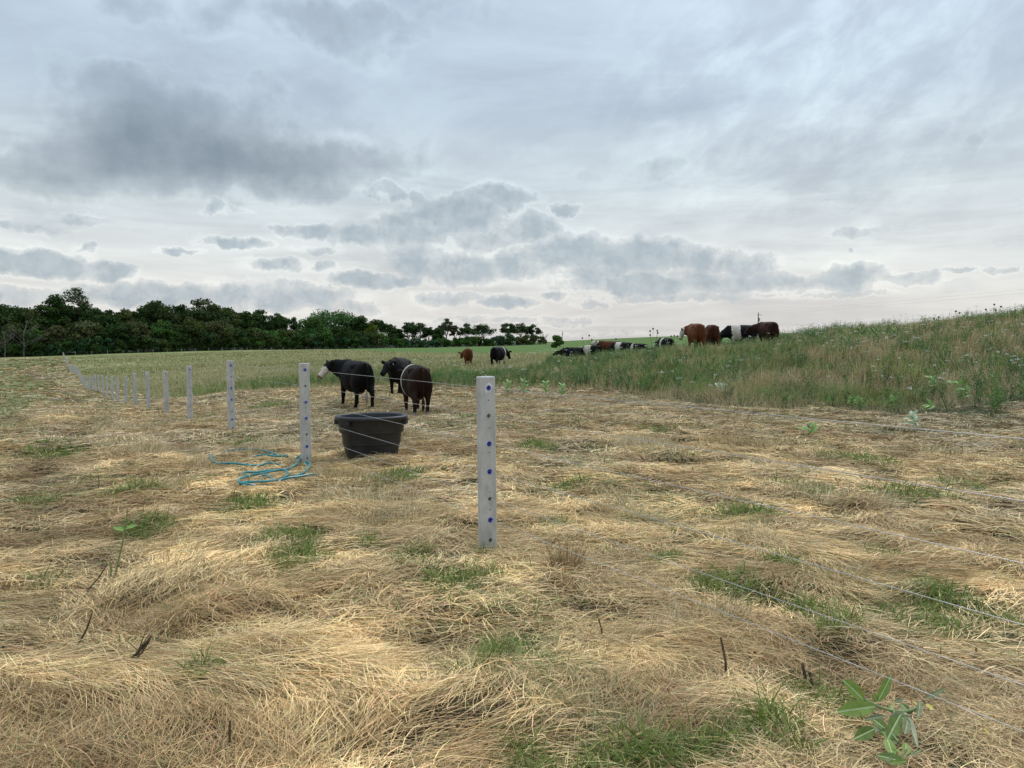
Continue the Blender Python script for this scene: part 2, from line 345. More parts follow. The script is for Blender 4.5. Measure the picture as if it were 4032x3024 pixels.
class MB:
    def __init__(s): s.v = []; s.f = []
    def add(s, V, Fs):
        b = len(s.v); s.v += [tuple(v) for v in V]; s.f += [tuple(i + b for i in f) for f in Fs]
    def box(s, c, sx, sy, sz, rz=0.0):
        ca, sa = math.cos(rz), math.sin(rz); V = []
        for dz in (-1, 1):
            for dx, dy in ((-1, -1), (1, -1), (1, 1), (-1, 1)):
                x, y = dx * sx / 2, dy * sy / 2
                V.append((c[0] + x * ca - y * sa, c[1] + x * sa + y * ca, c[2] + dz * sz / 2))
        s.add(V, [(3, 2, 1, 0), (4, 5, 6, 7), (0, 1, 5, 4), (1, 2, 6, 5), (2, 3, 7, 6), (3, 0, 4, 7)])
    def tube(s, pts, radii, k=8, caps=True):
        pts = [Vector(p) for p in pts]; n = len(pts)
        if not hasattr(radii, '__len__'): radii = [radii] * n
        V = []; prev = None
        for i in range(n):
            d = (pts[min(i + 1, n - 1)] - pts[max(i - 1, 0)]).normalized()
            if prev is None:
                up = Vector((0, 0, 1)) if abs(d.z) < .9 else Vector((1, 0, 0)); a = d.cross(up).normalized()
            else: a = (prev - d * prev.dot(d)).normalized()
            b = d.cross(a); prev = a
            for j in range(k):
                t = 2 * math.pi * j / k; V.append(pts[i] + (a * math.cos(t) + b * math.sin(t)) * radii[i])
        Fs = [(i * k + j, i * k + (j + 1) % k, (i + 1) * k + (j + 1) % k, (i + 1) * k + j) for i in range(n - 1) for j in range(k)]
        if caps: Fs += [tuple(range(k))[::-1], tuple((n - 1) * k + j for j in range(k))]
        s.add(V, Fs)
    def ball(s, c, r, k=8, m=5, sz=1.0):
        V = [(c[0], c[1], c[2] + r * sz)]
        for i in range(1, m):
            t = math.pi * i / m
            for j in range(k):
                p = 2 * math.pi * j / k; V.append((c[0] + r * math.sin(t) * math.cos(p), c[1] + r * math.sin(t) * math.sin(p), c[2] + r * sz * math.cos(t)))
        V.append((c[0], c[1], c[2] - r * sz)); e = len(V) - 1
        Fs = [(0, 1 + j, 1 + (j + 1) % k) for j in range(k)]
        for i in range(m - 2):
            Fs += [(1 + i * k + j, 1 + (i + 1) * k + j, 1 + (i + 1) * k + (j + 1) % k, 1 + i * k + (j + 1) % k) for j in range(k)]
        Fs += [(e, 1 + (m - 2) * k + (j + 1) % k, 1 + (m - 2) * k + j) for j in range(k)]
        s.add(V, Fs)
    def build(s, name, mat, parent=None, smooth=True, flat_angle=40): return mesh_py(name, s.v, s.f, mat, parent, smooth, flat_angle)

# ---------------------------------------------------------------- materials
def mat_base(name):
    m = bpy.data.materials.new(name); m.use_nodes = True; m.node_tree.nodes.clear(); return m, NT(m.node_tree)
def finish(m, n, col, rough=0.8, spec=0.25, bump=None, bstr=0.3, bdist=0.01, transl=0.0, metal=0.0):
    b = n.n('ShaderNodeBsdfPrincipled', {'Roughness': rough, 'Specular IOR Level': spec, 'Metallic': metal})
    if isinstance(col, bpy.types.NodeSocket): n.t.links.new(col, b.inputs['Base Color'])
    else: b.inputs['Base Color'].default_value = (*col, 1)
    if bump is not None:
        bn = n.n('ShaderNodeBump', {'Height': bump, 'Strength': bstr, 'Distance': bdist}); n.t.links.new(bn.outputs[0], b.inputs['Normal'])
    out = b.outputs[0]
    if transl > 0:
        tr = n.n('ShaderNodeBsdfTranslucent')
        if isinstance(col, bpy.types.NodeSocket): n.t.links.new(col, tr.inputs['Color'])
        else: tr.inputs['Color'].default_value = (*col, 1)
        out = n.n('ShaderNodeMixShader', {0: transl, 1: out, 2: tr.outputs[0]}).outputs[0]
    n.n('ShaderNodeOutputMaterial', {'Surface': out})
    return m
def mat_tint(name, rough=.8, transl=0.0, spec=.2):
    m, n = mat_base(name)
    a = n.n('ShaderNodeVertexColor', layer_name="tint").outputs[0]
    return finish(m, n, a, rough, spec, transl=transl)
def mat_noise(name, c1, c2, scale, rough=.8, spec=.25, bstr=.3, bdist=.01, detail=4, transl=0.0):
    m, n = mat_base(name)
    p = n.n('ShaderNodeTexCoord').outputs['Object']
    v = n.noise(p, scale, detail, .6)
    return finish(m, n, n.mix(n.mr(v, .3, .7), (*c1, 1), (*c2, 1)), rough, spec, v, bstr, bdist, transl)
M_STRAW = mat_tint("straw", .62, .12, .3)
M_GRASS = mat_tint("grass", .6, .25, .25)
M_LEAF = mat_tint("leaf", .55, .18, .3)
M_BARK = mat_noise("bark", (.05, .04, .032), (.11, .095, .08), 3, .9)
M_CROWN = mat_tint("crown_foliage", .8, .22, .04)
M_HIDE = None

# concrete
m, n = mat_base("concrete")
p = n.n('ShaderNodeTexCoord').outputs['Object']
ov = n.n('ShaderNodeObjectInfo').outputs['Random']
pp = n.vm('ADD', p, n.n('ShaderNodeCombineXYZ', {0: n.m('MULTIPLY', ov, 40.0), 1: 0.0, 2: n.m('MULTIPLY', ov, 17.0)}).outputs[0])
big = n.noise(n.vm('MULTIPLY', pp, (1, 1, .5)), 9, 5, .62); fine = n.noise(pp, 160, 4, .7); st = n.noise(n.vm('MULTIPLY', pp, (1, 1, .25)), 26, 5, .6)
c = n.mix(n.mr(big, .3, .7), (.395, .38, .345, 1), (.55, .53, .485, 1))
c = n.mix(n.m('MULTIPLY', n.mr(st, .55, .72), .45), c, (.24, .245, .235, 1))
c = n.mix(n.m('MULTIPLY', n.mr(fine, .60, .72), .5), c, (.62, .61, .58, 1))
lowz = n.mr(n.n('ShaderNodeSeparateXYZ', {0: p}).outputs[2], 0.0, .16, .4, 0)
c = n.mix(lowz, c, (.32, .27, .19, 1))
M_CONC = finish(m, n, c, .85, .25, n.m('ADD', fine, n.m('MULTIPLY', big, .6)), .5, .004)
M_MORTAR = mat_noise("pale_patch", (.66, .66, .63), (.74, .74, .72), 60, .9)
M_BLUE = mat_noise("blue_plastic", (.012, .03, .36), (.02, .05, .48), 30, .35, .5, .05)
M_WIRE = mat_noise("fence_wire", (.30, .295, .28), (.44, .43, .41), 8, .4, .6, 0)
M_HOSE = mat_noise("hose_rubber", (.010, .15, .17), (.03, .25, .26), 7, .4, .5, .05)
M_WOOD = mat_noise("pole_wood", (.09, .075, .06), (.15, .13, .11), 6, .9)
M_POSTW = mat_noise("pale_post", (.34, .34, .31), (.48, .48, .44), 3, .9)
# tub plastic: black, dusty
m, n = mat_base("tub_plastic")
p = n.n('ShaderNodeTexCoord').outputs['Object']
v = n.noise(p, 3.0, 6, .65); v2 = n.noise(n.vm('MULTIPLY', p, (1, 1, .18)), 22, 5, .65); v3 = n.noise(p, 90, 3, .6)
zz = n.n('ShaderNodeSeparateXYZ', {0: p}).outputs[2]
c = n.mix(n.mr(v, .35, .7), (.009, .010, .011, 1), (.020, .021, .023, 1))
c = n.mix(n.m('MULTIPLY', n.mr(v2, .52, .75), .22), c, (.06, .058, .052, 1))
c = n.mix(n.mr(n.m('ADD', zz, n.m('MULTIPLY', v, .12)), .02, .17, .55, 0), c, (.11, .09, .06, 1))
M_TUB = finish(m, n, c, n.mr(v, .3, .7, .38, .62), .45, v3, .15, .002)

# ---------------------------------------------------------------- ground sheet
NA = 900; rings = np.concatenate([[0.0], np.exp(np.linspace(math.log(.5), math.log(30), 330)), np.exp(np.linspace(math.log(30.6), math.log(2200), 190))])
aa = np.linspace(0, 2 * math.pi, NA, endpoint=False)
# angle spacing is denser ahead of the viewer
aa = aa - 0.55 * np.sin(aa)
R_, A_ = np.meshgrid(rings, aa, indexing='ij')
gx = (R_ * np.sin(A_)).ravel(); gy = (R_ * np.cos(A_)).ravel()
mw = mown(gx, gy)
gz = Z(gx, gy) + lumps(gx, gy) * mw - .01
i, j = np.meshgrid(np.arange(len(rings) - 1), np.arange(NA), indexing='ij'); i = i.ravel(); j = j.ravel(); j2 = (j + 1) % NA
Q = np.stack([i * NA + j, (i + 1) * NA + j, (i + 1) * NA + j2, i * NA + j2], 1)
gg = greenness(gx, gy)
prox = 1 - sstep(20, 70, np.hypot(gx, gy))
cols = np.stack([mw, gg, prox], 1)
m, n = mat_base("field_ground")
att = n.n('ShaderNodeSeparateColor', {0: n.n('ShaderNodeVertexColor', layer_name="zones").outputs[0]})
P = n.n('ShaderNodeNewGeometry').outputs['Position']
rot = n.n('ShaderNodeVectorRotate', {'Vector': P, 'Angle': math.atan2(1, FDX) - math.pi / 2}, rotation_type='Z_AXIS')
rot.invert = True
pr = rot.outputs[0]
ln_ = math.hypot(FDX, 1)
along = n.vm('DOT_PRODUCT', P, (FDX / ln_, 1 / ln_, 0), out=1); across = n.vm('DOT_PRODUCT', P, (1 / ln_, -FDX / ln_, 0), out=1)
sw = n.noise(n.n('ShaderNodeCombineXYZ', {0: n.m('MULTIPLY', along, .022), 1: n.m('MULTIPLY', across, .42), 2: 0.0}).outputs[0], 1.0, 5, .62, .3)
big = n.noise(P, .035, 5, .6); mid = n.noise(P, .5, 5, .65); fi = n.noise(P, 6, 4, .7)
fsep = n.n('ShaderNodeSeparateXYZ', {0: P})
streak = n.noise(n.vm('MULTIPLY', P, (.035, .10, 0)), 1.0, 6, .68, .3)
straw_far = n.mix(n.mr(mid, .35, .68), (.28, .22, .11, 1), (.42, .34, .18, 1))
green_far = n.mix(n.mr(fi, .3, .7), (.12, .14, .045, 1), (.21, .22, .085, 1))
cutfar = n.mix(n.mr(n.m('ADD', n.m('ADD', sw, n.m('MULTIPLY', n.m('SUBTRACT', mid, .5), .5)), n.m('MULTIPLY', n.m('SUBTRACT', att.outputs[1], .2), .25)), .42, .60, 0, .95), straw_far, green_far)
soil = n.mix(n.mr(fi, .3, .7), (.022, .017, .010, 1), (.085, .063, .032, 1))
cut = n.mix(att.outputs[2], cutfar, soil)
mead = n.mix(n.mr(streak, .40, .64), (.115, .145, .036, 1), (.28, .275, .13, 1))
mead = n.mix(n.mr(mid, .5, .75, 0, .35), mead, (.11, .12, .05, 1))
mead = n.mix(n.mr(n.m('ADD', streak, n.m('MULTIPLY', big, .4)), .78, .95, 0, .5), mead, (.34, .29, .18, 1))
# the smooth bright crop beyond
cropm = n.mr(n.m('ADD', n.m('SUBTRACT', fsep.outputs[1], n.m('MULTIPLY', fsep.outputs[0], -2.6)), n.m('MULTIPLY', n.m('SUBTRACT', big, .5), 16)), 124, 130)
crop = n.mix(n.mr(mid, .3, .7), (.075, .125, .030, 1), (.105, .165, .042, 1))
mead = n.mix(cropm, mead, crop)
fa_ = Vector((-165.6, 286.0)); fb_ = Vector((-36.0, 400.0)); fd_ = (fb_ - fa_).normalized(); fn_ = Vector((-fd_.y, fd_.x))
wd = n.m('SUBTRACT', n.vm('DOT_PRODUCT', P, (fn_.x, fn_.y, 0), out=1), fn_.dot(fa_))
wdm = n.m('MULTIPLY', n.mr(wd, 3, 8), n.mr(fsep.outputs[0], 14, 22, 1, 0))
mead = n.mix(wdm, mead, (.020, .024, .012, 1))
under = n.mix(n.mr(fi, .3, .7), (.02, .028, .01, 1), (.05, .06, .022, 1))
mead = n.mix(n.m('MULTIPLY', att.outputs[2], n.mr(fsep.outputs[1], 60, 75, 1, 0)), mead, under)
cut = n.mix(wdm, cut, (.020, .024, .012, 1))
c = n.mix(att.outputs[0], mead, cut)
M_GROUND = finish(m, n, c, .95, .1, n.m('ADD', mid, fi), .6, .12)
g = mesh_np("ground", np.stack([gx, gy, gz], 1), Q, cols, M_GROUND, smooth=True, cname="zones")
tag(g, kind="structure")

# ---------------------------------------------------------------- blades
def blade_mesh(name, P, D, L, Wd, bend, c0, c1, mat, seg=3, side=None, curl=None, taper=.85):
    n_ = len(P); t = np.linspace(0, 1, seg + 1)
    D = D / np.linalg.norm(D, axis=1, keepdims=True)
    if side is None:
        rv = rng.normal(size=(n_, 3)); side = np.cross(D, rv)
    side = side / (np.linalg.norm(side, axis=1, keepdims=True) + 1e-9)
    hz = np.cross(D, np.array([0, 0, 1.0])); hz /= np.linalg.norm(hz, axis=1, keepdims=True) + 1e-6
    if curl is None: curl = np.zeros(n_)
    C = P[:, None] + D[:, None] * (L[:, None] * t)[..., None]
    C[..., 2] -= (bend * L)[:, None] * t ** 2
    C += hz[:, None] * ((curl * L)[:, None] * t ** 2)[..., None]
    w = (Wd[:, None] * (1 - taper * t ** 1.6)) * .5
    V = np.stack([C - side[:, None] * w[..., None], C + side[:, None] * w[..., None]], 2)   # n, seg+1, 2, 3
    col = c0[:, None] * (1 - t)[None, :, None] + c1[:, None] * t[None, :, None]
    col = np.repeat(col[:, :, None], 2, 2)
    b = np.arange(n_)[:, None] * (2 * (seg + 1)); s = np.arange(seg)[None] * 2
    Q = np.stack([b + s, b + s + 1, b + s + 3, b + s + 2], -1).reshape(-1, 4)
    return mesh_np(name, V.reshape(-1, 3), Q, col.reshape(-1, 3), mat)
def blade_arrays(*parts):
    return [np.concatenate(x) for x in zip(*parts)]
def scatter(r0, r1, dens, half=52):
    th = rad(half); area = th * (r1 * r1 - r0 * r0); n_ = int(area * dens)
    r = np.sqrt(rng.uniform(r0 * r0, r1 * r1, n_)); a = rng.uniform(-th, th, n_)
    return r * np.sin(a), r * np.cos(a)
def jit(c, n_, s=.18, hs=.06):
    c = np.asarray(c, float)
    return c[None] * np.exp(rng.normal(0, s, (n_, 1))) * (1 + rng.normal(0, hs, (n_, 3)))
print("base", time.time() - T0)

# 1. flattened cut straw
parts = []
for (r0, r1, dn, wd, Lr) in [(1.2, 4.5, 11500, .0026, (.06, .28)), (4.5, 8, 6500, .0037, (.07, .30)), (8, 14, 2700, .0066, (.08, .32)), (14, 26, 820, .0125, (.10, .36)), (26, 48, 150, .026, (.2, .5)), (48, 90, 20, .06, (.3, .7)), (90, 160, 5, .13, (.5, 1.2)), (160, 290, 1.6, .22, (.8, 2))]:
    x, y = scatter(r0, r1, dn)
    mk = mown(x, y); gp_ = patch(GREENS, x, y); gr = greenness(x, y)
    clr = np.zeros_like(x)
    for (cx, cy, cr, cs) in CLEAR: clr = np.maximum(clr, cs * np.exp(-((x - cx) ** 2 + (y - cy) ** 2) / (cr * .7) ** 2))
    bare = sstep(.52, .66, fbm(x, y, .42, 77, 3))           # thin places where the dark thatch shows
    keep = rng.random(len(x)) < mk * (1 - .8 * sstep(.1, .7, gp_)) * (1 - .45 * gr) * (1 - .75 * bare) * (1 - clr)
    x, y, mk = x[keep], y[keep], mk[keep]; n_ = len(x)
    # direction field: combed locks that swirl
    ang = 2 * math.pi * (fbm(x, y, 1.5, 51, 2) - .5) * 1.9 + 1.1 * (fbm(x, y, .35, 53, 2) - .5) * 2
    sp = .32 + .95 * sstep(.35, .65, fbm(x, y, 2.2, 57, 2))
    leftrow = sstep(1.0, 3.0, fence_x(y) - x)
    ang = ang * (1 - .55 * leftrow) + rng.normal(0, 1, n_) * sp
    flip = rng.random(n_) < .35; ang = ang + flip * math.pi
    el_ = np.abs(rng.normal(0, .16, n_)) + (rng.random(n_) < .10) * rng.uniform(.2, .9, n_)
    D = np.stack([np.cos(ang) * np.cos(el_), np.sin(ang) * np.cos(el_), np.sin(el_)], 1)
    L = rng.uniform(*Lr, n_)
    hgt = rng.random(n_) ** .7 * .055
    z = Z(x, y) + lumps(x, y) * mk + hgt + .14 * sstep(55, 100, np.hypot(x, y))
    # the whole clump tint drifts from golden to grey-brown
    k = fbm(x, y, 1.1, 61, 3)[:, None]; k2 = sstep(.4, .62, fbm(x, y, 3.5, 63, 2))[:, None]
    gold = np.array([.90, .655, .325]); pale = np.array([.90, .70, .42]); brown = np.array([.34, .22, .10])
    c = gold * (1 - k2) + pale * k2
    rr_ = np.hypot(x, y)[:, None]; k3 = sstep(.35, .68, fbm(x, y, .45, 67, 3))[:, None]
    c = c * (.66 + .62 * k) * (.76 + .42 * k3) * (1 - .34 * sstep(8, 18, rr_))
    bm = sstep(.55, .70, fbm(x, y, .8, 69, 3))[:, None] * .7; c = c * (1 - bm) + np.array([.40, .25, .105]) * bm
    low_dark = (rng.random((n_, 1)) < .75 * sstep(.034, .008, hgt)[:, None] * (1 - .7 * sstep(18, 45, rr_)))      # low blades tinted dark: weathered thatch, plus gap shade put into the colour
    c = np.where(low_dark, np.array([.25, .175, .095]), c)
    rb_ = (rng.random((n_, 1)) < .22)
    c = np.where(rb_, brown, c)
    al_ = (x * FDX + y) / 1.162; ac_ = (x - FDX * y) / 1.162
    rowg = sstep(.44, .60, fbm(ac_, al_ * .05, 1.6, 111, 3)) * sstep(12, 30, rr_[:, 0]) * sstep(0, 3, fence_x(y) - x)
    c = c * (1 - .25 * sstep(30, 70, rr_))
    lane = fbm(ac_, al_ * .12, .95, 121, 2)[:, None]; c = c * (1 + (.9 * (lane - .5)) * sstep(.3, 1.6, fence_x(y) - x)[:, None])
    gs = (rng.random((n_, 1)) < (.05 + .3 * gp_[keep, None] + .32 * gr[keep, None] + .55 * rowg[:, None])); c = np.where(gs, np.array([.22, .24, .09]), c)
    c = c * np.exp(rng.normal(0, .2, (n_, 1))) * (1 + rng.normal(0, .05, (n_, 3)))
    side = np.cross(D, np.array([0, 0, 1.0]) + rng.normal(0, .6, (n_, 3)))
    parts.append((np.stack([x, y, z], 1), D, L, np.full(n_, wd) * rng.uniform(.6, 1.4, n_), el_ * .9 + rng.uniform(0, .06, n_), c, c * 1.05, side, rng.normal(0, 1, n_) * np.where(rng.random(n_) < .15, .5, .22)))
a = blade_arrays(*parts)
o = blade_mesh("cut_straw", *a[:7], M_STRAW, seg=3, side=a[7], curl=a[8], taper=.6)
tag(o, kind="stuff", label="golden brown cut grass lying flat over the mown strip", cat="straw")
print("straw", len(a[0]), time.time() - T0)

# 2. standing stubble, dry tufts and live green tufts on the mown strip
parts = []
for (r0, r1, dn, wd) in [(1.2, 4.5, 2200, .0028), (4.5, 8, 1700, .0038), (8, 14, 1100, .0062), (14, 26, 420, .0125), (26, 48, 90, .028), (48, 100, 14, .07)]:
    x, y = scatter(r0, r1, dn)
    mk = mown(x, y); dp = patch(DRY, x, y)
    fl = np.exp(-((x - fence_x(y) - .1) / .9) ** 2) * .35 * (y > 9)
    dn2 = np.clip(.16 + fl + sstep(.55, .68, fbm(x, y, .9, 71, 3)) * .4 + .45 * sstep(8, 18, np.hypot(x, y)), 0, 1) * (1 - .6 * sstep(0, 4, fence_x(y) - x) * (np.hypot(x, y) < 18))
    keep = rng.random(len(x)) < mk * np.clip(dn2 + 1.3 * sstep(0, .5, dp), 0, 1)
    x, y, dp = x[keep], y[keep], dp[keep]; n_ = len(x)
    ang = 2 * math.pi * fbm(x, y, 1.0, 73, 2) * 2 + rng.normal(0, .7, n_); ele = rng.uniform(.55, 1.45, n_)
    D = np.stack([np.cos(ang) * np.cos(ele), np.sin(ang) * np.cos(ele), np.sin(ele)], 1)
    L = rng.uniform(.06, .17, n_) + rng.uniform(.08, .24, n_) * sstep(0, .5, dp)
    c = np.where(rng.random((n_, 1)) < .5, np.array([.66, .54, .33]), np.array([.50, .38, .20])) * np.exp(rng.normal(0, .2, (n_, 1)))
    c = np.where(rng.random((n_, 1)) < .15, np.array([.22, .23, .09]), c)
    parts.append((np.stack([x, y, Z(x, y) + lumps(x, y) * mown(x, y)], 1), D, L, np.full(n_, wd) * rng.uniform(.6, 1.3, n_), rng.uniform(.1, .6, n_), c * .8, c * 1.1))
a = blade_arrays(*parts)
o = blade_mesh("dry_grass_tufts", *a, M_STRAW, seg=2)
tag(o, kind="stuff", label="pale dry grass tufts standing up out of the cut straw", cat="dry grass")
print("dry", len(a[0]), time.time() - T0)
parts = []
for (r0, r1, dn, wd) in [(1.2, 4.5, 4200, .0055), (4.5, 8, 3000, .007), (8, 14, 1500, .011), (14, 26, 460, .017), (26, 48, 100, .036), (48, 100, 18, .08)]:
    x, y = scatter(r0, r1, dn)
    mk = mown(x, y); gp_ = patch(GREENS, x, y); gr = greenness(x, y)
    keep = rng.random(len(x)) < mk * np.clip(1.15 * sstep(.03, .6, gp_) * (.1 + 1.2 * fbm(x, y, .2, 79, 2)) + .20 * gr + .012, 0, 1)
    x, y, gp_ = x[keep], y[keep], gp_[keep]; n_ = len(x)
    ang = rng.uniform(0, 2 * math.pi, n_); ele = rng.uniform(.35, 1.4, n_)
    D = np.stack([np.cos(ang) * np.cos(ele), np.sin(ang) * np.cos(ele), np.sin(ele)], 1)
    L = rng.uniform(.05, .13, n_) + .16 * np.clip(gp_ * 1.6, 0, 1) * rng.random(n_)
    kk = rng.random((n_, 1))
    c = (np.array([.125, .195, .030]) * kk + np.array([.26, .29, .09]) * (1 - kk)) * np.exp(rng.normal(0, .22, (n_, 1)))
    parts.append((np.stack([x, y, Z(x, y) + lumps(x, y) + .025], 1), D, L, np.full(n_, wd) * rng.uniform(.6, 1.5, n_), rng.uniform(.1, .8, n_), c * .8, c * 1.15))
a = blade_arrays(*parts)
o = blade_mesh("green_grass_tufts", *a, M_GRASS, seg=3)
tag(o, kind="stuff", label="fresh green grass tufts growing through the straw", cat="grass")
print("green", len(a[0]), time.time() - T0)

# 3. the standing meadow beyond the cut
def hillness(x, y): return sstep(-2, 7, x) * sstep(60, 40, y)
parts = []
for (r0, r1, dn, wd, hh) in [(13, 26, 520, .010, .50), (26, 44, 230, .018, .52), (44, 75, 55, .04, .5), (75, 150, 9, .11, .5), (150, 300, 1.5, .3, .45)]:
    x, y = scatter(r0, r1, dn, 46)
    mk = mown(x, y)
    foot = sstep(0, 3.5, y - np.interp(x, BX, BY)) ; foot = np.where(x > 5, .35 + .65 * foot, 1)
    keep = (rng.random(len(x)) < (1 - mk) * foot) & ~((y + 2.6 * x > 127))
    x, y = x[keep], y[keep]; n_ = len(x)
    hl = hillness(x, y)
    pat = fbm(x, y, 3.2, 81, 3); pat2 = fbm(x * .35, y, 2.5, 83, 3)
    trod = sstep(.55, .68, fbm(x, y, 3.0, 87, 2)) * sstep(25, 20, y) * sstep(4, 8, x) * 1.2   # flattened places at the hill foot
    lean = 2 * math.pi * fbm(x, y, 2.0, 85, 2) * 2
    ele = np.clip(rng.normal(1.2, .25, n_) - .7 * trod, .12, 1.57); ang = lean + rng.normal(0, .9, n_)
    D = np.stack([np.cos(ang) * np.cos(ele), np.sin(ang) * np.cos(ele), np.sin(ele)], 1)
    hh = hh * (1 - .45 * sstep(26, 19, y) * sstep(7, 10, x))
    hh = hh * (.5 + .5 * sstep(.3, 3.5, y - np.interp(x, BX, BY) + (fbm(x, y, 1.2, 131, 2) - .5) * 3))
    L = hh * rng.uniform(.35, 1.05, n_) * (.45 + 1.1 * fbm(x, y, 1.1, 93, 2)) * (1 + .1 * hl)
    u = rng.random(n_)
    fardry = sstep(30, 80, y) * sstep(.42, .58, fbm(x * .25, y * .7, 6, 88, 3)) * .45
    lush = np.exp(-((x + 15) / 5) ** 2 - ((y - 44) / 7) ** 2) * 1.2
    dryp = np.clip(.20 + .85 * sstep(.40, .56, pat) * hl + .45 * sstep(.48, .60, pat2) * (1 - hl) - lush + fardry * 1.5 + .55 * sstep(3.0, 0, np.abs(np.interp(x, BX, BY) - y)) * sstep(8.5, 5, x), 0, .92)
    isdry = (u < dryp)[:, None]
    kk = rng.random((n_, 1))
    g0 = np.array([.115, .175, .032]) * kk + np.array([.26, .295, .085]) * (1 - kk)
    g0 = g0 * (.6 + 1.0 * fbm(x, y, 1.4, 89, 2))[:, None]
    ol_ = sstep(32, 60, y)[:, None] * .6; g0 = g0 * (1 - ol_) + np.array([.225, .225, .085]) * ol_
    d0 = np.where(kk < .6, np.array([.50, .40, .21]), np.array([.37, .27, .14]))
    fr_ = sstep(28, 60, y)[:, None]; d0 = d0 * (1 - fr_) + np.array([.42, .37, .19]) * fr_
    c = np.where(isdry, d0, g0) * np.exp(rng.normal(0, .2, (n_, 1)))
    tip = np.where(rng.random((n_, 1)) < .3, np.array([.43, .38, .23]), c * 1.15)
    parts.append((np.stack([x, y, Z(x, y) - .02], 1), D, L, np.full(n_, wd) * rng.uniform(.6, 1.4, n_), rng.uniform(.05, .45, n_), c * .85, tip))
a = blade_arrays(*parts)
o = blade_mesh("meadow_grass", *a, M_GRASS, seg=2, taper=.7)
tag(o, kind="stuff", label="uncut green and straw coloured meadow grass beyond the mown strip", cat="meadow")
print("meadow", len(a[0]), time.time() - T0)

# 4. leafy weeds: branching stems with many small leaflets
def weeds(pts, h, nl, ls, cset, name, label, cat):
    P, D, L, Wd, Bn, C = [], [], [], [], [], []
    for (x, y, s) in pts:
        z = Z1(x, y); hh = h * s; col = np.array(cset[rng.integers(len(cset))]) * math.exp(rng.normal(0, .15))
        ns = rng.integers(3, 6)
        tips = np.stack([x + rng.normal(0, .13 * s, ns), y + rng.normal(0, .13 * s, ns), z + hh * rng.uniform(.7, 1.05, ns)], 1)
        b = np.array([x, y, z])
        P.append(np.repeat(b[None], ns, 0)); D.append(tips - b); L.append(np.linalg.norm(tips - b, axis=1)); Wd.append(np.full(ns, ls * .22)); Bn.append(np.zeros(ns)); C.append(np.repeat(col[None] * .8, ns, 0))
        k = rng.integers(ns, size=nl); t = rng.uniform(.15, 1, nl) ** .8
        q = b + (tips[k] - b) * t[:, None] + rng.normal(0, .035 * s, (nl, 3))
        a_ = rng.uniform(0, 2 * math.pi, nl); e_ = rng.uniform(-.2, 1.1, nl)
        P.append(q); D.append(np.stack([np.cos(a_) * np.cos(e_), np.sin(a_) * np.cos(e_), np.sin(e_)], 1)); L.append(ls * rng.uniform(.6, 1.5, nl)); Wd.append(ls * rng.uniform(.25, .5, nl)); Bn.append(rng.uniform(0, .5, nl)); C.append(col[None] * np.exp(rng.normal(0, .25, (nl, 1))))
    P, D, L, Wd, Bn, C = map(np.concatenate, (P, D, L, Wd, Bn, C))
    o = blade_mesh(name, P, D, L, Wd, Bn, C, C * 1.1, M_GRASS, seg=2, taper=.6)
    return tag(o, kind="stuff", label=label, cat=cat)
pts = []
x, y = scatter(16, 48, 4.6, 40)
for a_, b_ in zip(x, y):
    if mown(np.array([a_]), np.array([b_]))[0] > .4: continue
    if b_ > 42 + .5 * a_ and a_ < 2: continue
    if fbm(np.array([a_]), np.array([b_]), 2.6, 91, 2)[0] < .45 and random.random() < .75: continue
    pts.append((a_, b_, random.uniform(.6, 1.25)))
weeds(pts, .58, 70, .05, [(.08, .17, .035), (.12, .21, .055), (.15, .23, .075), (.065, .13, .04)], "leafy_weeds", "dense small leaved green weeds among the meadow grass", "weeds")
print("weeds", len(pts), time.time() - T0)
# white umbels and seed heads
P, D, L, Wd, C = [], [], [], [], []
x, y = scatter(19, 62, 2.4, 42)
for a_, b_ in zip(x, y):
    q = fbm(np.array([a_]), np.array([b_]), 4.0, 95, 2)[0]
    if mown(np.array([a_]), np.array([b_]))[0] > .3 or random.random() > 1.5 * max(0, q - .38): continue
    z = Z1(a_, b_); h = random.uniform(.5, .85); k = random.randint(10, 22); R = random.uniform(.03, .07)
    t = rng.uniform(0, 2 * math.pi, k); r = R * np.sqrt(rng.random(k))
    P.append(np.stack([a_ + r * np.cos(t), b_ + r * np.sin(t), z + h + rng.normal(0, .012, k)], 1)); D.append(np.stack([np.cos(t), np.sin(t), rng.uniform(0, .6, k)], 1))
    L.append(rng.uniform(.014, .026, k)); Wd.append(rng.uniform(.012, .02, k)); C.append(np.tile([.72, .72, .66], (k, 1)))
    P.append(np.array([[a_, b_, z]])); D.append(np.array([[0, 0, 1.]])); L.append(np.array([h])); Wd.append(np.array([.006])); C.append(np.array([[.10, .14, .05]]))
P, D, L, Wd, C = map(np.concatenate, (P, D, L, Wd, C))
o = blade_mesh("white_wildflowers", P, D, L, Wd, L * 0, C, C, M_GRASS, seg=1, taper=.3)
tag(o, kind="stuff", label="scattered white flat topped wildflowers over the meadow", cat="wildflowers")
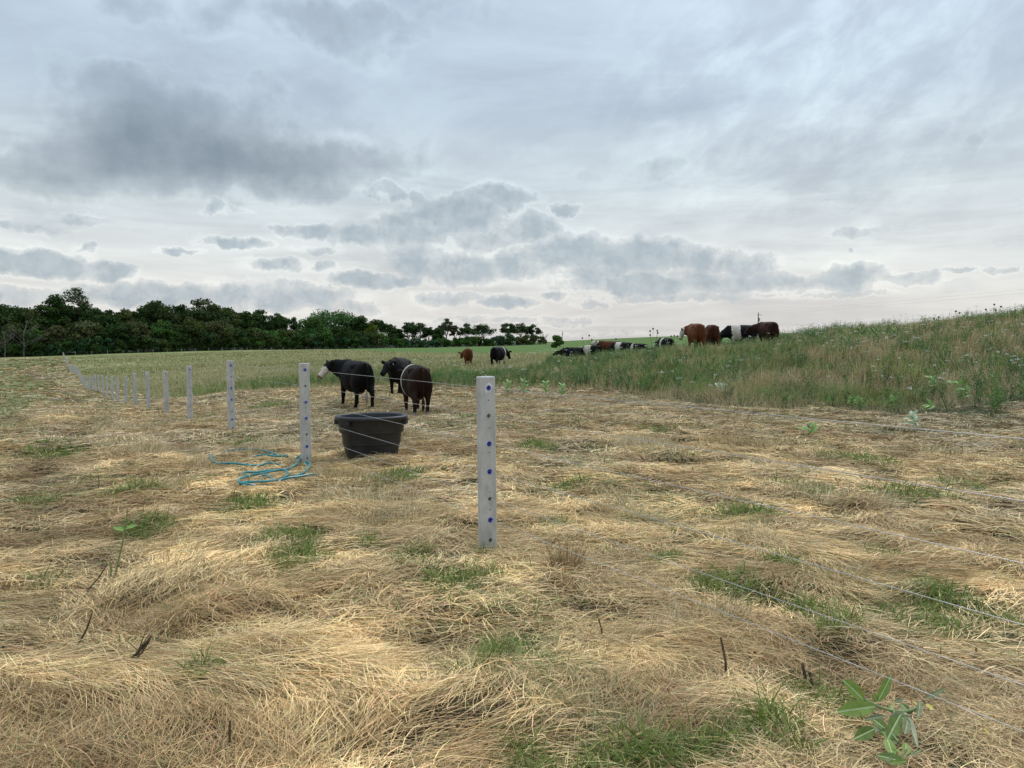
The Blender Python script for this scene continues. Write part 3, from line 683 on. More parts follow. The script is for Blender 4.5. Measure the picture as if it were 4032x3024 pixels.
# ---------------------------------------------------------------- concrete fence
ORD = ["first","second","third","fourth","fifth","sixth","seventh","eighth","ninth","tenth","eleventh","twelfth","thirteenth","fourteenth","fifteenth","sixteenth","seventeenth","eighteenth","nineteenth"]
TENS = {20: "twentieth", 30: "thirtieth", 40: "fortieth", 50: "fiftieth", 60: "sixtieth", 70: "seventieth", 80: "eightieth", 90: "ninetieth"}
TENW = {20: "twenty", 30: "thirty", 40: "forty", 50: "fifty", 60: "sixty", 70: "seventy", 80: "eighty", 90: "ninety"}
def ordinal(k):
    if k < 20: return ORD[k - 1]
    t_ = k // 10 * 10
    return TENS[t_] if k == t_ else TENW[t_] + "-" + ORD[k - t_ - 1]
HOLES = [1.319, 1.096, .871, .648, .428, .258, .093]
PINS = [1.22, .998, .802, .482, .343]
PH, PW, PD, PC = 1.41, .128, .095, .008
POST_RZ = math.atan2(.509, .861)
def post_mesh(detail=True):
    b = MB(); w = PW / 2 - PC; d = PD / 2; zb, zt = -.3, PH
    feats = [(z, .0165) for z in HOLES] + ([(z, .0052) for z in PINS] if detail else [])
    feats.sort(); k = 16
    cells = []; z0 = zb
    for (zc, r) in feats:
        hh = r * 1.35
        cells.append(('q', z0, zc - hh)); cells.append(('h', zc - hh, zc + hh, zc, r)); z0 = zc + hh
    cells.append(('q', z0, zt - PC))
    for c in cells:
        a0, a1 = c[1], c[2]
        for sgn in (-1, 1):
            y = sgn * d
            if c[0] == 'q':
                V = [(-w, y, a0), (w, y, a0), (w, y, a1), (-w, y, a1)]; f = (0, 1, 2, 3) if sgn < 0 else (3, 2, 1, 0); b.add(V, [f])
            else:
                zc, r = c[3], c[4]; V = []
                for q in range(4):
                    co = [(-w, a0), (w, a0), (w, a1), (-w, a1)]; p0, p1 = co[q], co[(q + 1) % 4]
                    for t_ in range(4): V.append((p0[0] + (p1[0] - p0[0]) * t_ / 4, y, p0[1] + (p1[1] - p0[1]) * t_ / 4))
                for i_ in range(k):
                    an = -math.pi * .75 + 2 * math.pi * i_ / k; V.append((r * math.cos(an), y, zc + r * math.sin(an)))
                Fs = [(i_, (i_ + 1) % k, k + (i_ + 1) % k, k + i_) for i_ in range(k)]
                if sgn > 0: Fs = [f[::-1] for f in Fs]
                b.add(V, Fs)
        if c[0] == 'h':
            zc, r = c[3], c[4]; V = []
            for y in (-d, d):
                for i_ in range(k):
                    an = 2 * math.pi * i_ / k; V.append((r * math.cos(an), y, zc + r * math.sin(an)))
            b.add(V, [(i_, k + i_, k + (i_ + 1) % k, (i_ + 1) % k) for i_ in range(k)])
    # sides with chamfers, top
    prof = [(-w, -d), (w, -d), (w + PC, -d + PC), (w + PC, d - PC), (w, d), (-w, d), (-w - PC, d - PC), (-w - PC, -d + PC)]
    for i_ in (1, 2, 3, 5, 6, 7):
        p0, p1 = prof[i_], prof[(i_ + 1) % 8]
        nz = 14 if detail else 1; V = []
        for z_ in range(nz + 1):
            zz_ = zb + (zt - PC - zb) * z_ / nz
            V += [(p0[0], p0[1], zz_), (p1[0], p1[1], zz_)]
        b.add(V, [(2 * z_, 2 * z_ + 1, 2 * z_ + 3, 2 * z_ + 2) for z_ in range(nz)])
    top = [(x * .9, y * .88, zt) for x, y in prof]
    V = [(x, y, zt - PC) for x, y in prof] + top
    b.add(V, [(i_, (i_ + 1) % 8, 8 + (i_ + 1) % 8, 8 + i_) for i_ in range(8)] + [tuple(range(8, 16))])
    return b
def liner(zc):
    b = MB(); k = 20; prof = [(.0118, -PD / 2 + .02), (.0118, -PD / 2 - .003), (.0150, -PD / 2 - .0055), (.0205, -PD / 2 - .004), (.0205, -PD / 2 + .002)]
    V = [(r * math.cos(2 * math.pi * j_ / k), y, zc + r * math.sin(2 * math.pi * j_ / k)) for r, y in prof for j_ in range(k)]
    b.add(V, [(i_ * k + j_, i_ * k + (j_ + 1) % k, (i_ + 1) * k + (j_ + 1) % k, (i_ + 1) * k + j_) for i_ in range(len(prof) - 1) for j_ in range(k)])
    V = [(r * math.cos(2 * math.pi * j_ / k), y, zc + r * math.sin(2 * math.pi * j_ / k)) for r, y in ((.0118, -PD / 2 + .02), (.0118, PD / 2 + .003), (.019, PD / 2 + .005), (.019, PD / 2 - .001)) for j_ in range(k)]
    b.add(V, [(i_ * k + j_, i_ * k + (j_ + 1) % k, (i_ + 1) * k + (j_ + 1) % k, (i_ + 1) * k + j_) for i_ in range(3) for j_ in range(k)])
    return b
near_src = post_mesh(True).build("post_body", M_CONC, None, smooth=False); far_me = None
body_me = near_src.data; bpy.data.objects.remove(near_src)
tmp = post_mesh(False).build("post_body", M_CONC, None, smooth=False); far_me = tmp.data; bpy.data.objects.remove(tmp)
liner_me = {}
for z_ in (0, 2, 3, 5):
    t_ = liner(HOLES[z_]).build("hole_liner", M_BLUE); liner_me[z_] = t_.data; bpy.data.objects.remove(t_)
def mortar(name, zc, a=.03, b_=.042, rot=-.5):
    rs = random.Random(3); V = [(0, -PD / 2 - .0016, zc)]; k = 22
    V = []
    for ring_, yy in ((1.0, -PD / 2 - .0012), (.55, -PD / 2 - .0022)):
        for j_ in range(k):
            t_ = 2 * math.pi * j_ / k; q = 1 + .10 * math.sin(3 * t_ + 1) + .05 * math.sin(7 * t_)
            r1, r2 = a * q * ring_, b_ * q * ring_
            if ring_ < 1: r1 = r2 = .0195
            x_, z2 = r1 * math.cos(t_), r2 * math.sin(t_); V.append((x_ * math.cos(rot) - z2 * math.sin(rot), yy, zc + x_ * math.sin(rot) + z2 * math.cos(rot)))
    # rotate the inner ring start so that the rings pair up
    for j_ in range(k):
        t_ = 2 * math.pi * j_ / k + rot; V[k + j_] = (.0195 * math.cos(t_), -PD / 2 - .0022, zc + .0195 * math.sin(t_))
    return mesh_py(name, V, [(j_, (j_ + 1) % k, k + (j_ + 1) % k, k + j_) for j_ in range(k)], M_MORTAR)
HOLE_W = [[] for _ in HOLES]
def post_pos(k):          # k = 1 is the post standing in the middle of the view
    y = FY0 + 4.5 * (k - 1); x = fence_x(y); return x, y, Z1(x, y)
NPOST = 63
prs = random.Random(5)
for k in range(-1, NPOST + 1):
    if k == 1: x, y, z = post_pos(1)
    else: x, y, z = post_pos(k)
    if k < 1: lab = None
    x += prs.uniform(-.03, .03) if k > 3 else 0
    z += prs.uniform(-.05, .03) if k > 3 else 0
    lean = rad(-.75 + prs.uniform(-.5, .5)) if k > 2 else rad(-.7)
    if k <= 0: words_ = "grey concrete fence post beyond the frame edge, wires threaded through its holes"
    elif k == 1: words_ = "tall grey concrete post in the straw, blue ringed holes, pale patch round top hole"
    elif k == 2: words_ = "grey concrete post with blue ringed holes beside the coiled teal hose"
    else: words_ = f"{ordinal(k)} grey concrete fence post, counting from the one with a pale mortar patch"
    e = empty("concrete_post", (x, y, z), 0, label=words_, cat="fence post", group="concrete posts of the long wire fence")
    e.rotation_mode = 'XYZ'
    e.matrix_world = Matrix.Translation((x, y, z)) @ Matrix.Rotation(lean, 4, Vector((0, 1, 0))) @ Matrix.Rotation(POST_RZ + prs.uniform(-.04, .04) * (k > 2), 4, 'Z')
    b = bpy.data.objects.new("body", body_me if k < 8 else far_me); COL.objects.link(b); b.parent = e
    if k < 6:
        for hi_ in (0, 2, 3, 5):
            if k > 3 and hi_ != 0: continue
            q = bpy.data.objects.new("hole_liner", liner_me[hi_]); COL.objects.link(q); q.parent = e
    if k in (1, 6):
        mt = mortar("mortar_patch", HOLES[0]); mt.parent = e
        if k == 1: mt['label'] = "pale oval mortar patch around the top hole"
    mw_ = e.matrix_world.copy()
    for hi_, hz in enumerate(HOLES):
        p0 = mw_ @ Vector((0, -PD / 2 - .01, hz)); p1 = mw_ @ Vector((0, PD / 2 + .01, hz)); HOLE_W[hi_].append((p0, p1))
WN = ["topmost", "second from top", "third from top", "fourth from top", "fifth from top", "lowest"]
WH = ["the blue ringed top holes", "plain dark holes", "blue ringed middle holes", "the lower blue pair of holes", "plain dark lower holes", "the blue ringed bottom holes"]
for hi_ in range(6):
    pts = []
    for (p0, p1) in HOLE_W[hi_]: pts += [p0, p1]
    b = MB(); b.tube(pts, .0018, 5); o = b.build("fence_wire", M_WIRE)
    tag(o, label=f"thin pale fence wire, {WN[hi_]} strand, threaded through {WH[hi_]}", cat="fence wire", group="wires of the concrete post fence")
# far corner brace
xe, ye, ze = post_pos(NPOST)
e = empty("fence_brace", (xe, ye, ze), 0, label="pale corner brace with horizontal rail at the far end of the wire fence", cat="fence brace")
b = MB(); b.tube([(.1, .1, 1.2), (4.2, .6, 1.15)], .06, 6); b.build("rail", M_POSTW, e)
zq = Z1(xe + 4.2, ye + .6) - ze
b = MB(); b.tube([(4.2, .6, zq - .3), (4.2, .6, zq + 1.35)], .075, 6); b.build("post", M_POSTW, e)

# far fence along the wood
FA = np.array([xe + 4.2, ye + .6]); FB = np.array([-36.0, 400.0]); NF = 31
src = MB(); src.tube([(0, 0, -.3), (0, 0, 1.25)], [.075, .07], 7); so = src.build("pale_fence_post", M_POSTW); pm = so.data; bpy.data.objects.remove(so)
wp = []
for k in range(1, NF + 1):
    t_ = k / NF; x, y = FA + (FB - FA) * t_; z = Z1(x, y)
    o = bpy.data.objects.new("pale_fence_post", pm); COL.objects.link(o); o.location = (x, y, z); o.rotation_euler = (prs.uniform(-.03, .03), prs.uniform(-.03, .03), 0)
    tag(o, label=f"{ordinal(k)} small pale post along the wood edge, counted from the corner brace", cat="fence post", group="pale posts along the edge of the wood")
    wp.append((x, y, z))
for hz, nm in ((1.1, "upper"), (.7, "lower")):
    b = MB(); b.tube([(FA[0], FA[1], Z1(*FA) + hz)] + [(x, y, z + hz) for x, y, z in wp], .006, 3); o = b.build("wood_edge_wire", M_WIRE)
    tag(o, label=f"hair thin {nm} wire strung along the pale posts by the wood", cat="fence wire", group="wires along the edge of the wood")
print("fence", time.time() - T0)

# ---------------------------------------------------------------- hose
HP = [(1610,956),(1700,951),(1780,950),(1880,948),(1830,945),(1780,935),(1700,910),(1640,905),(1560,885),(1480,880),(1400,888),(1320,912),(1270,940),(1275,965),(1320,990),(1380,1003),(1460,1010),(1560,1012),(1660,1010),(1740,1003),
 (1860,988),(1940,962),(1972,950),(1985,965),(1950,1000),(1900,1030),(1820,1055),(1720,1066),(1620,1071),(1530,1071),(1545,1086),(1620,1090),(1690,1092),(1720,1101),(1800,1112),(1862,1108),(1880,1090),(1866,1066),(1820,1057),(1720,1070),(1620,1087),(1540,1115),(1492,1145),
 (1500,1160),(1560,1166),(1700,1157),(1850,1138),(1960,1100),(2022,1068),(2052,1025),(2045,1000),(2010,988),(2060,1040),(2150,1075),(2080,1095),(1960,1120),(1850,1142),(1700,1160),(1560,1175),(1500,1184),(1525,1196),(1600,1196)]
LOWS = {(1860,988), (1545,1086), (1620,1090), (1800,1112), (2060,1040), (2150,1075), (1700,1160), (1560,1175), (1830,945)}
hp = []
for k, (a_, b_) in enumerate(HP):
    x, y, z = ground_hit(200 + a_ * .4973, 1350 + b_ * .4973 - 6)
    z = Z1(x, y) + float(lumps(np.array([x]), np.array([y]))[0])
    hp.append((x, y, z + (.02 if (a_, b_) in LOWS else 0.085 + .012 * math.sin(k * 1.7))))
def catmull(P, n=6):
    out = []; P = [Vector(p) for p in P]; Q_ = [P[0]] + P + [P[-1]]
    for i_ in range(1, len(Q_) - 2):
        for j_ in range(n):
            t_ = j_ / n; a, b, c, d = Q_[i_ - 1:i_ + 3]
            out.append(.5 * ((2 * b) + (c - a) * t_ + (2 * a - 5 * b + 4 * c - d) * t_ ** 2 + (3 * b - a - 3 * c + d) * t_ ** 3))
    return out + [P[-1]]
hp = catmull(hp)
e = empty("garden_hose", hp[0], 0, label="loosely coiled teal garden hose lying in loops on the straw", cat="hose")
b = MB(); b.tube([p - Vector(hp[0]) for p in hp], .0135, 8); b.build("hose", M_HOSE, e)
def end_fit(p, q, name):
    d = (Vector(p) - Vector(q)).normalized(); b = MB(); p = Vector(p) - Vector(hp[0]); b.tube([p - d * .03, p, p + d * .002, p + d * .03], [.014, .014, .017, .017], 10); b.build(name, M_WIRE, e)
end_fit(hp[0], hp[1], "coupling"); end_fit(hp[-1], hp[-2], "coupling")

# ---------------------------------------------------------------- stock tub
tx, ty = at(1464, 1800, 11.25)[:2]; tz = Z1(tx, ty) + .0
e = empty("stock_tub", (tx, ty, tz), rad(24), label="big round black plastic stock tub standing on the straw behind the fence", cat="water tub")
def oval(rx, ry, z, k=72, ex=2.25):
    out = []
    for j_ in range(k):
        t_ = 2 * math.pi * j_ / k; c, s = math.cos(t_), math.sin(t_)
        out.append((rx * abs(c) ** (2 / ex) * (1 if c > 0 else -1), ry * abs(s) ** (2 / ex) * (1 if s > 0 else -1), z))
    return out
TR = [(.335,.29,.0),(.352,.305,.012),(.362,.315,.03),(.385,.335,.196),(.389,.340,.203),(.400,.350,.207),(.414,.364,.215),(.428,.376,.372),(.432,.380,.379),(.460,.406,.384),(.461,.407,.392),(.474,.418,.560),(.478,.422,.566),(.512,.456,.568),(.518,.462,.576),(.520,.464,.604),(.514,.458,.618),(.500,.444,.624),(.478,.422,.624),(.466,.410,.616),(.460,.404,.600),(.452,.398,.5),(.425,.372,.33),(.378,.328,.06),(.34,.29,.045),(.1,.09,.04)]
b = MB(); V = []; k = 72
for r in TR: V += oval(*r)
b.add(V, [(i_ * k + j_, i_ * k + (j_ + 1) % k, (i_ + 1) * k + (j_ + 1) % k, (i_ + 1) * k + j_) for i_ in range(len(TR) - 1) for j_ in range(k)] + [tuple(range(k))[::-1], tuple((len(TR) - 1) * k + j_ for j_ in range(k))])
b.build("body", M_TUB, e, flat_angle=50)
def lug(ang):
    # moulded hand hold under the rim: outer plate with two cheeks
    c, s = math.cos(ang), math.sin(ang); rx, ry = .49, .434
    ce = Vector((rx * abs(c) ** .89 * (1 if c > 0 else -1), ry * abs(s) ** .89 * (1 if s > 0 else -1), .5)); t_ = Vector((-s * rx, c * ry, 0)).normalized(); nn = Vector((t_.y, -t_.x, 0))
    b = MB()
    def bar(o_, i_, h0, h1, w_):
        V = []
        for zz_ in (h0, h1):
            for a_, q_ in ((-w_, i_), (w_, i_), (w_, o_), (-w_, o_)): V.append(ce + t_ * a_ + nn * q_ + Vector((0, 0, zz_ - .5)))
        return V
    Fq = [(0, 1, 2, 3)[::-1], (4, 5, 6, 7), (0, 1, 5, 4), (1, 2, 6, 5), (2, 3, 7, 6), (3, 0, 4, 7)]
    b.add(bar(.026, .008, .505, .572, .075), Fq)
    for sg in (-1, 1):
        V = [ce + t_ * (sg * .078 + w_) + nn * q_ + Vector((0, 0, z_ - .5)) for w_ in (-.006, .006) for q_, z_ in ((-.05, .572), (.028, .572), (.028, .498), (-.035, .49))]
        b.add(V, [(0, 1, 2, 3), (7, 6, 5, 4), (0, 4, 5, 1), (1, 5, 6, 2), (2, 6, 7, 3), (3, 7, 4, 0)])
    return b
for an in (-24 - 125, -24, -24 + 180, 40):
    lug(rad(an)).build("handle", M_TUB, e, smooth=False)
b = MB(); an = rad(-24 - 62); c, s = math.cos(an), math.sin(an)
b.tube([(.34 * c, .30 * s, .075), (.395 * c, .35 * s, .075), (.398 * c, .353 * s, .075), (.412 * c, .366 * s, .075)], [.033, .033, .022, .022], 14); b.build("drain_plug", M_TUB, e)
print("tub", time.time() - T0)

# ---------------------------------------------------------------- cattle
def loft(bm_v, bm_f, rings, k=18):
    """rings: (centre, side radius, up radius, axis direction)"""
    b0 = len(bm_v)
    for (c, rs, ru, ax) in rings:
        ax = Vector(ax).normalized()
        side = (Vector((0, -1, 0)) + ax * ax.y) if abs(ax.z) > .75 and abs(ax.y) < .7 else ax.cross(Vector((0, 0, 1)))
        side.normalize(); up = side.cross(ax).normalized()
        for j_ in range(k):
            t_ = 2 * math.pi * j_ / k; bm_v.append(tuple(Vector(c) + side * rs * math.cos(t_) + up * ru * math.sin(t_)))
    n_ = len(rings)
    for i_ in range(n_ - 1):
        for j_ in range(k): bm_f.append((b0 + i_ * k + j_, b0 + i_ * k + (j_ + 1) % k, b0 + (i_ + 1) * k + (j_ + 1) % k, b0 + (i_ + 1) * k + j_))
    bm_f.append(tuple(b0 + j_ for j_ in range(k))[::-1]); bm_f.append(tuple(b0 + (n_ - 1) * k + j_ for j_ in range(k)))
def chain(v, f, pts, k=14):
    """pts: (point, r_side, r_up)"""
    rings = []
    for i_, (p, a, b) in enumerate(pts):
        q0 = Vector(pts[max(i_ - 1, 0)][0]); q1 = Vector(pts[min(i_ + 1, len(pts) - 1)][0]); rings.append((p, a, b, q1 - q0))
    loft(v, f, rings, k)
m, n = mat_base("cow_hide")
p = n.n('ShaderNodeTexCoord').outputs['Object']
v = n.noise(n.vm('MULTIPLY', p, (1, 1, .5)), 30, 5, .7); v2 = n.noise(p, 4, 4, .6)
a = n.n('ShaderNodeVertexColor', layer_name="coat").outputs[0]
c = n.mix(n.mr(v2, .45, .8, 0, .3), a, n.vm('MULTIPLY', a, (1.7, 1.5, 1.4)))
M_HIDE = finish(m, n, c, n.mr(v, .3, .7, .55, .8), .11, v, .35, .01)
M_EYE = mat_noise("eye_dark", (.004, .003, .003), (.008, .006, .005), 5, .15, .6, 0)
M_TAG = mat_noise("ear_tag_white", (.6, .6, .58), (.7, .7, .68), 20, .5)
BLK = (.0060, .0053, .0052); RED = (.115, .038, .014); DRED = (.060, .020, .010); BRN = (.028, .012, .008); WHT = (.50, .45, .37)
def cow(px, depth, head_dir, label, coat=BLK, coat2=None, belt=None, face=None, poll=(1.12, 0, 1.27), muz=(1.42, 0, .98), scale=1.0, step=(0, 0, 0, 0), tail=0.0, fat=1.0, lying=False, voxel=.026, tagged=False, sock=False, lift=0.0, swish=0.0, calf=False):
    v, f = [], []
    bz = -.0
    T = [(-.84,1.14,.06,.08),(-.82,1.08,.17,.19),(-.76,1.01,.245,.29),(-.64,.955,.285,.365),(-.46,.925,.305,.40),(-.25,.90,.325*fat,.435),(0,.885,.335*fat,.455),(.20,.885,.325*fat,.455),(.40,.91,.295,.435),(.55,.94,.26,.395),(.68,.95,.215,.345),(.79,.94,.16,.27),(.86,.93,.09,.15)]
    loft(v, f, [((x_, 0, z_), a_, b_, (1, 0, 0)) for x_, z_, a_, b_ in T], 22)
    # hook bones and shoulders
    for sg in (-1, 1):
        chain(v, f, [((-.56, sg * .16, 1.20), .08, .07), ((-.44, sg * .225, 1.18), .085, .075), ((-.32, sg * .20, 1.15), .07, .07)], 10)
        chain(v, f, [((.38, sg * .16, 1.16), .09, .08), ((.52, sg * .22, .95), .10, .14), ((.58, sg * .20, .78), .08, .10)], 12)
    P_, M_ = Vector(poll), Vector(muz)
    nb = Vector((.55, 0, 1.05)); mid = (nb + P_) / 2 + Vector((0, 0, -.03))
    chain(v, f, [(nb, .21, .33), (nb.lerp(mid, .5), .18, .30), (mid, .155, .26), (mid.lerp(P_, .6), .135, .215), (P_ + (P_ - mid).normalized() * -.02, .11, .14)], 16)
    chain(v, f, [((.74, 0, .80), .07, .12), ((.80, 0, .70), .05, .08)], 8)
    hd = (M_ - P_).normalized()
    hb = P_ - hd * .06
    L_ = (M_ - P_).length
    chain(v, f, [(hb, .085, .09), (hb + hd * .05, .12, .14), (P_ + hd * .12, .13, .16), (P_ + hd * .22, .115, .145), (P_ + hd * (L_ * .62), .095, .115), (P_ + hd * (L_ * .84), .095, .10), (P_ + hd * (L_ * .97), .098, .095), (P_ + hd * (L_ * 1.03), .075, .07)], 16)
    sd_ = hd.cross(Vector((0, 0, 1)))
    if sd_.length < .3: sd_ = Vector((0, 1, 0))
    sd_.normalize(); upv = sd_.cross(hd).normalized()
    for sg in (-1, 1):      # ears
        e0 = P_ + sd_ * sg * .09 + upv * .05 + hd * .0
        d_ = (sd_ * sg + upv * .05 - hd * .25).normalized()
        chain(v, f, [(e0, .04, .04), (e0 + d_ * .08, .036, .070), (e0 + d_ * .17, .032, .075), (e0 + d_ * .25, .024, .035)], 10)
    s0, s1, s2, s3 = step
    for sg, st in ((1, s0), (-1, s1)):
        y_ = sg * .17
        chain(v, f, [((.46, y_, .90), .115, .19), ((.47, y_, .70), .105, .15), ((.46 + st * .3, y_, .56), .088, .115), ((.46 + st * .6, y_, .43), .066, .075), ((.46 + st * .62, y_, .36), .066, .072), ((.45 + st * .8, y_, .26), .050, .052), ((.44 + st * .95, y_, .13), .050, .052), ((.45 + st, y_, .085), .057, .058), ((.47 + st, y_, .045), .062, .068), ((.48 + st, y_, 0.0), .068, .078)], 12)
    for sg, st in ((1, s2), (-1, s3)):
        y_ = sg * .19
        chain(v, f, [((-.52, y_ * .85, .98), .14, .26), ((-.56, y_ * .92, .82), .155, .25), ((-.56 + st * .2, y_, .69), .14, .215), ((-.61 + st * .4, y_, .57), .105, .15), ((-.69 + st * .7, y_, .45), .066, .090), ((-.70 + st * .75, y_, .37), .058, .070), ((-.67 + st * .85, y_, .25), .050, .054), ((-.65 + st * .95, y_, .13), .050, .053), ((-.63 + st, y_, .085), .058, .058), ((-.61 + st, y_, .045), .062, .068), ((-.60 + st, y_, 0), .068, .076)], 12)
    if not calf: chain(v, f, [((-.55, 0, .58), .09, .08), ((-.40, 0, .50), .13, .10), ((-.24, 0, .52), .10, .08)], 12)
    tl = [(-.84, 0, 1.26), (-.93, 0, 1.20), (-.965 - swish * .1, tail * .1, 1.05), (-.96 - swish * .3, tail * .4, .82), (-.94 - swish * .6, tail * .8, .60), (-.93 - swish * .85, tail, .45)]
    chain(v, f, [(p_, r_, r_) for p_, r_ in zip(tl, (.05, .042, .030, .024, .022, .022))], 8)
    me = bpy.data.meshes.new("body"); me.from_pydata(v, [], f); me.update()
    o = bpy.data.objects.new("body", me); COL.objects.link(o)
    rm = o.modifiers.new("r", 'REMESH'); rm.mode = 'VOXEL'; rm.voxel_size = voxel; rm.use_smooth_shade = True
    sm = o.modifiers.new("s", 'SMOOTH'); sm.factor = .5; sm.iterations = 4
    dg = bpy.context.evaluated_depsgraph_get(); dg.update()
    nm = bpy.data.meshes.new_from_object(o.evaluated_get(dg)); o.modifiers.clear(); o.data = nm; bpy.data.meshes.remove(me); nm.name = "body"
    nv = len(nm.vertices); co = np.empty(nv * 3, np.float32); nm.vertices.foreach_get("co", co); co = co.reshape(-1, 3)
    X, Y, Zc = co.T
    nz_ = (fbm(X + Y, Zc + Y * .5, .13, 5, 3) - .5)
    col = np.tile(coat, (nv, 1)).astype(float)
    if coat2 is not None:
        k2 = np.clip((fbm(X * .7 + Y, Zc, .5, 9, 2) - .35) * 2.2, 0, 1)[:, None]; col = col * (1 - k2) + np.array(coat2) * k2
    if belt:
        m_ = (X > belt[0] + nz_ * .16 + .05 * (Zc - .9)) & (X < belt[1] + nz_ * .16) & (Zc > .36) & (np.abs(Y) < .5); col[m_] = WHT
    if face:
        hm = np.array(P_); dd = (co - hm) @ np.array(hd); off = np.linalg.norm(co - hm - dd[:, None] * np.array(hd), axis=1)
        m_ = (dd > face + nz_ * .10) & (off < .2) & (dd < L_ + .1) & (X > .7); col[m_] = WHT
        m_ = (dd > L_ - .035) & (off < .1); col[m_] = (.22, .12, .09)
    low = np.clip((.16 - Zc) / .1, 0, 1)[:, None] * (.0 if not sock else 1.0)
    col = col * (1 - low) + np.array((.42, .38, .32)) * low
    # udder and brisket skin
    if not calf:
        m_ = (np.abs(X + .36) < .17) & (np.abs(Y) < .13) & (Zc < .47); col[m_] = (.16, .09, .06)
    ca = nm.color_attributes.new("coat", 'FLOAT_COLOR', 'POINT'); c4 = np.ones((nv, 4), np.float32); c4[:, :3] = col; ca.data.foreach_set("color", c4.ravel())
    nm.materials.clear(); nm.materials.append(M_HIDE)
    x, y = at(px, 1500, depth)[:2]; z = Z1(x, y) + float(mown(np.array([x]), np.array([y]))[0] * lumps(np.array([x]), np.array([y]))[0]) + lift
    hx, hy = head_dir
    e = empty("calf" if calf else "cow", (x, y, z), math.atan2(hy, hx), label=label, cat="calf" if calf else "cow", group="cattle grazing in the meadow")
    e.scale = (scale,) * 3; o.parent = e
    # tail switch, eyes
    q = Vector(tl[-1]); b = MB(); b.tube([q + Vector((0, 0, .05)), q, q + Vector((-swish * .08, 0, -.1)), q + Vector((-swish * .12, 0, -.2)), q + Vector((-swish * .12, .01, -.30))], [.02, .034, .046, .038, .006], 9)
    sw = b.build("tail_switch", M_HIDE, e)
    ca = sw.data.color_attributes.new("coat", 'FLOAT_COLOR', 'POINT'); tc_ = (.25, .2, .16) if (sock and not belt) or face and coat == BLK else coat
    ca.data.foreach_set("color", [w_ for _ in sw.data.vertices for w_ in (*tc_, 1)])
    for sg in (-1, 1):
        b = MB(); b.ball(P_ + hd * .15 + sd_ * sg * .112 + upv * .045, .021, 8, 6); b.build("eye", M_EYE, e)
    if tagged:
        e0 = P_ + sd_ * tagged * .2 + upv * .03 + hd * .01
        b = MB(); b.box(e0, .045, .01, .055); b.build("ear_tag", M_TAG, e, smooth=False)
    return e
def hdg(deg): return (math.cos(rad(deg)), math.sin(rad(deg)))     # 0 = to +X, 90 = away
cow(1400, 22.5, hdg(121), "black cow with a white face turned sideways, standing behind the black tub", face=.17, poll=(.95, .42, 1.22), muz=(.96, .74, .84), step=(.16, -.10, .10, -.16), fat=1.14, scale=1.03, voxel=.022, tail=.02)
cow(1574, 27.5, hdg(-96), "plain black cow facing the fence between two others, small white ear tag", poll=(1.0, -.12, 1.12), muz=(1.36, -.26, .78), scale=1.0, voxel=.024, tagged=-1, tail=.0)
cow(1636, 20.4, hdg(109), "dark brown cow with a white belt seen from behind beside the tub", coat=(.022,.011,.007), coat2=BLK, belt=(.05, .25), poll=(1.10, -.06, 1.05), muz=(1.38, -.1, .7), step=(-.05, .12, -.14, .10), sock=True, fat=1.12, scale=1.0, voxel=.022)
cow(1844, 53, hdg(93), "reddish brown cow grazing alone in the tall meadow grass, rump to the viewer", coat=RED, coat2=DRED, poll=(1.0, .42, .95), muz=(1.15, .50, .6), scale=.98)
cow(1964, 51, hdg(66), "black cow with a narrow white belt grazing alone beyond the tall post", belt=(.30, .48), poll=(1.15, -.1, .95), muz=(1.38, -.15, .55), scale=1.02, fat=1.1)
cow(2270, 45, hdg(170), "black cow stretching its neck low over the weeds beyond the teasels", poll=(1.28, .0, .98), muz=(1.68, .0, .80), scale=.82, lift=-.32)
cow(2330, 44, hdg(150), "small black calf with a white forequarter, lying by the stretching cow", belt=(.02, .75), poll=(1.0, .1, .8), muz=(1.2, .1, .5), scale=.62, calf=True)
cow(2405, 48, hdg(172), "red brown cow with a white head lifted flat along its back line", coat=DRED, coat2=RED, face=-.25, poll=(1.15, .0, 1.22), muz=(1.50, .1, 1.10), scale=.84)
cow(2448, 45.5, hdg(140), "black calf with broad white belt standing in front of the red brown cow", belt=(-.05, .42), poll=(1.05, .1, .85), muz=(1.2, .1, .5), scale=.80, fat=1.1, calf=True, lift=-.05)
cow(2506, 45, hdg(150), "black calf with a white shoulder band, head down behind the weeds", belt=(.20, .55), poll=(1.05, .1, .8), muz=(1.2, .1, .5), scale=.70, calf=True)
cow(2552, 46, hdg(-15), "little black calf almost hidden in the weeds, only its back showing", poll=(1.1, .1, .95), muz=(1.3, .1, .6), scale=.52, calf=True)
cow(2618, 44, hdg(108), "black cow with thin white belt seen from behind between calves and brown cows", belt=(-.02, .24), poll=(1.05, .0, 1.0), muz=(1.2, .1, .6), scale=.86)
cow(2738, 36, hdg(90), "large red brown cow with a white head, standing tallest on the rise", coat=RED, coat2=(.14, .05, .018), face=-.12, poll=(.95, .36, 1.05), muz=(1.0, .50, .62), scale=1.02, fat=1.08, tail=.02)
cow(2798, 37.5, hdg(86), "darker brown cow standing close beside the large white headed one", coat=DRED, coat2=RED, poll=(1.1, -.1, .95), muz=(1.3, -.15, .5), scale=1.0, fat=1.1)
cow(2918, 41, hdg(172), "black cow with a wide white belt in side view, tail swung out", belt=(.10, .55), poll=(1.12, .05, .78), muz=(1.22, .1, .30), scale=.98, tail=-.15, swish=.45, fat=1.05)
cow(3020, 37.5, hdg(95), "brown cow with pale rump at the hill crest below the utility pole", coat=BRN, coat2=DRED, poll=(.95, .52, 1.02), muz=(1.1, .74, .72), scale=.95, tail=-.02)
print("cows", time.time() - T0)
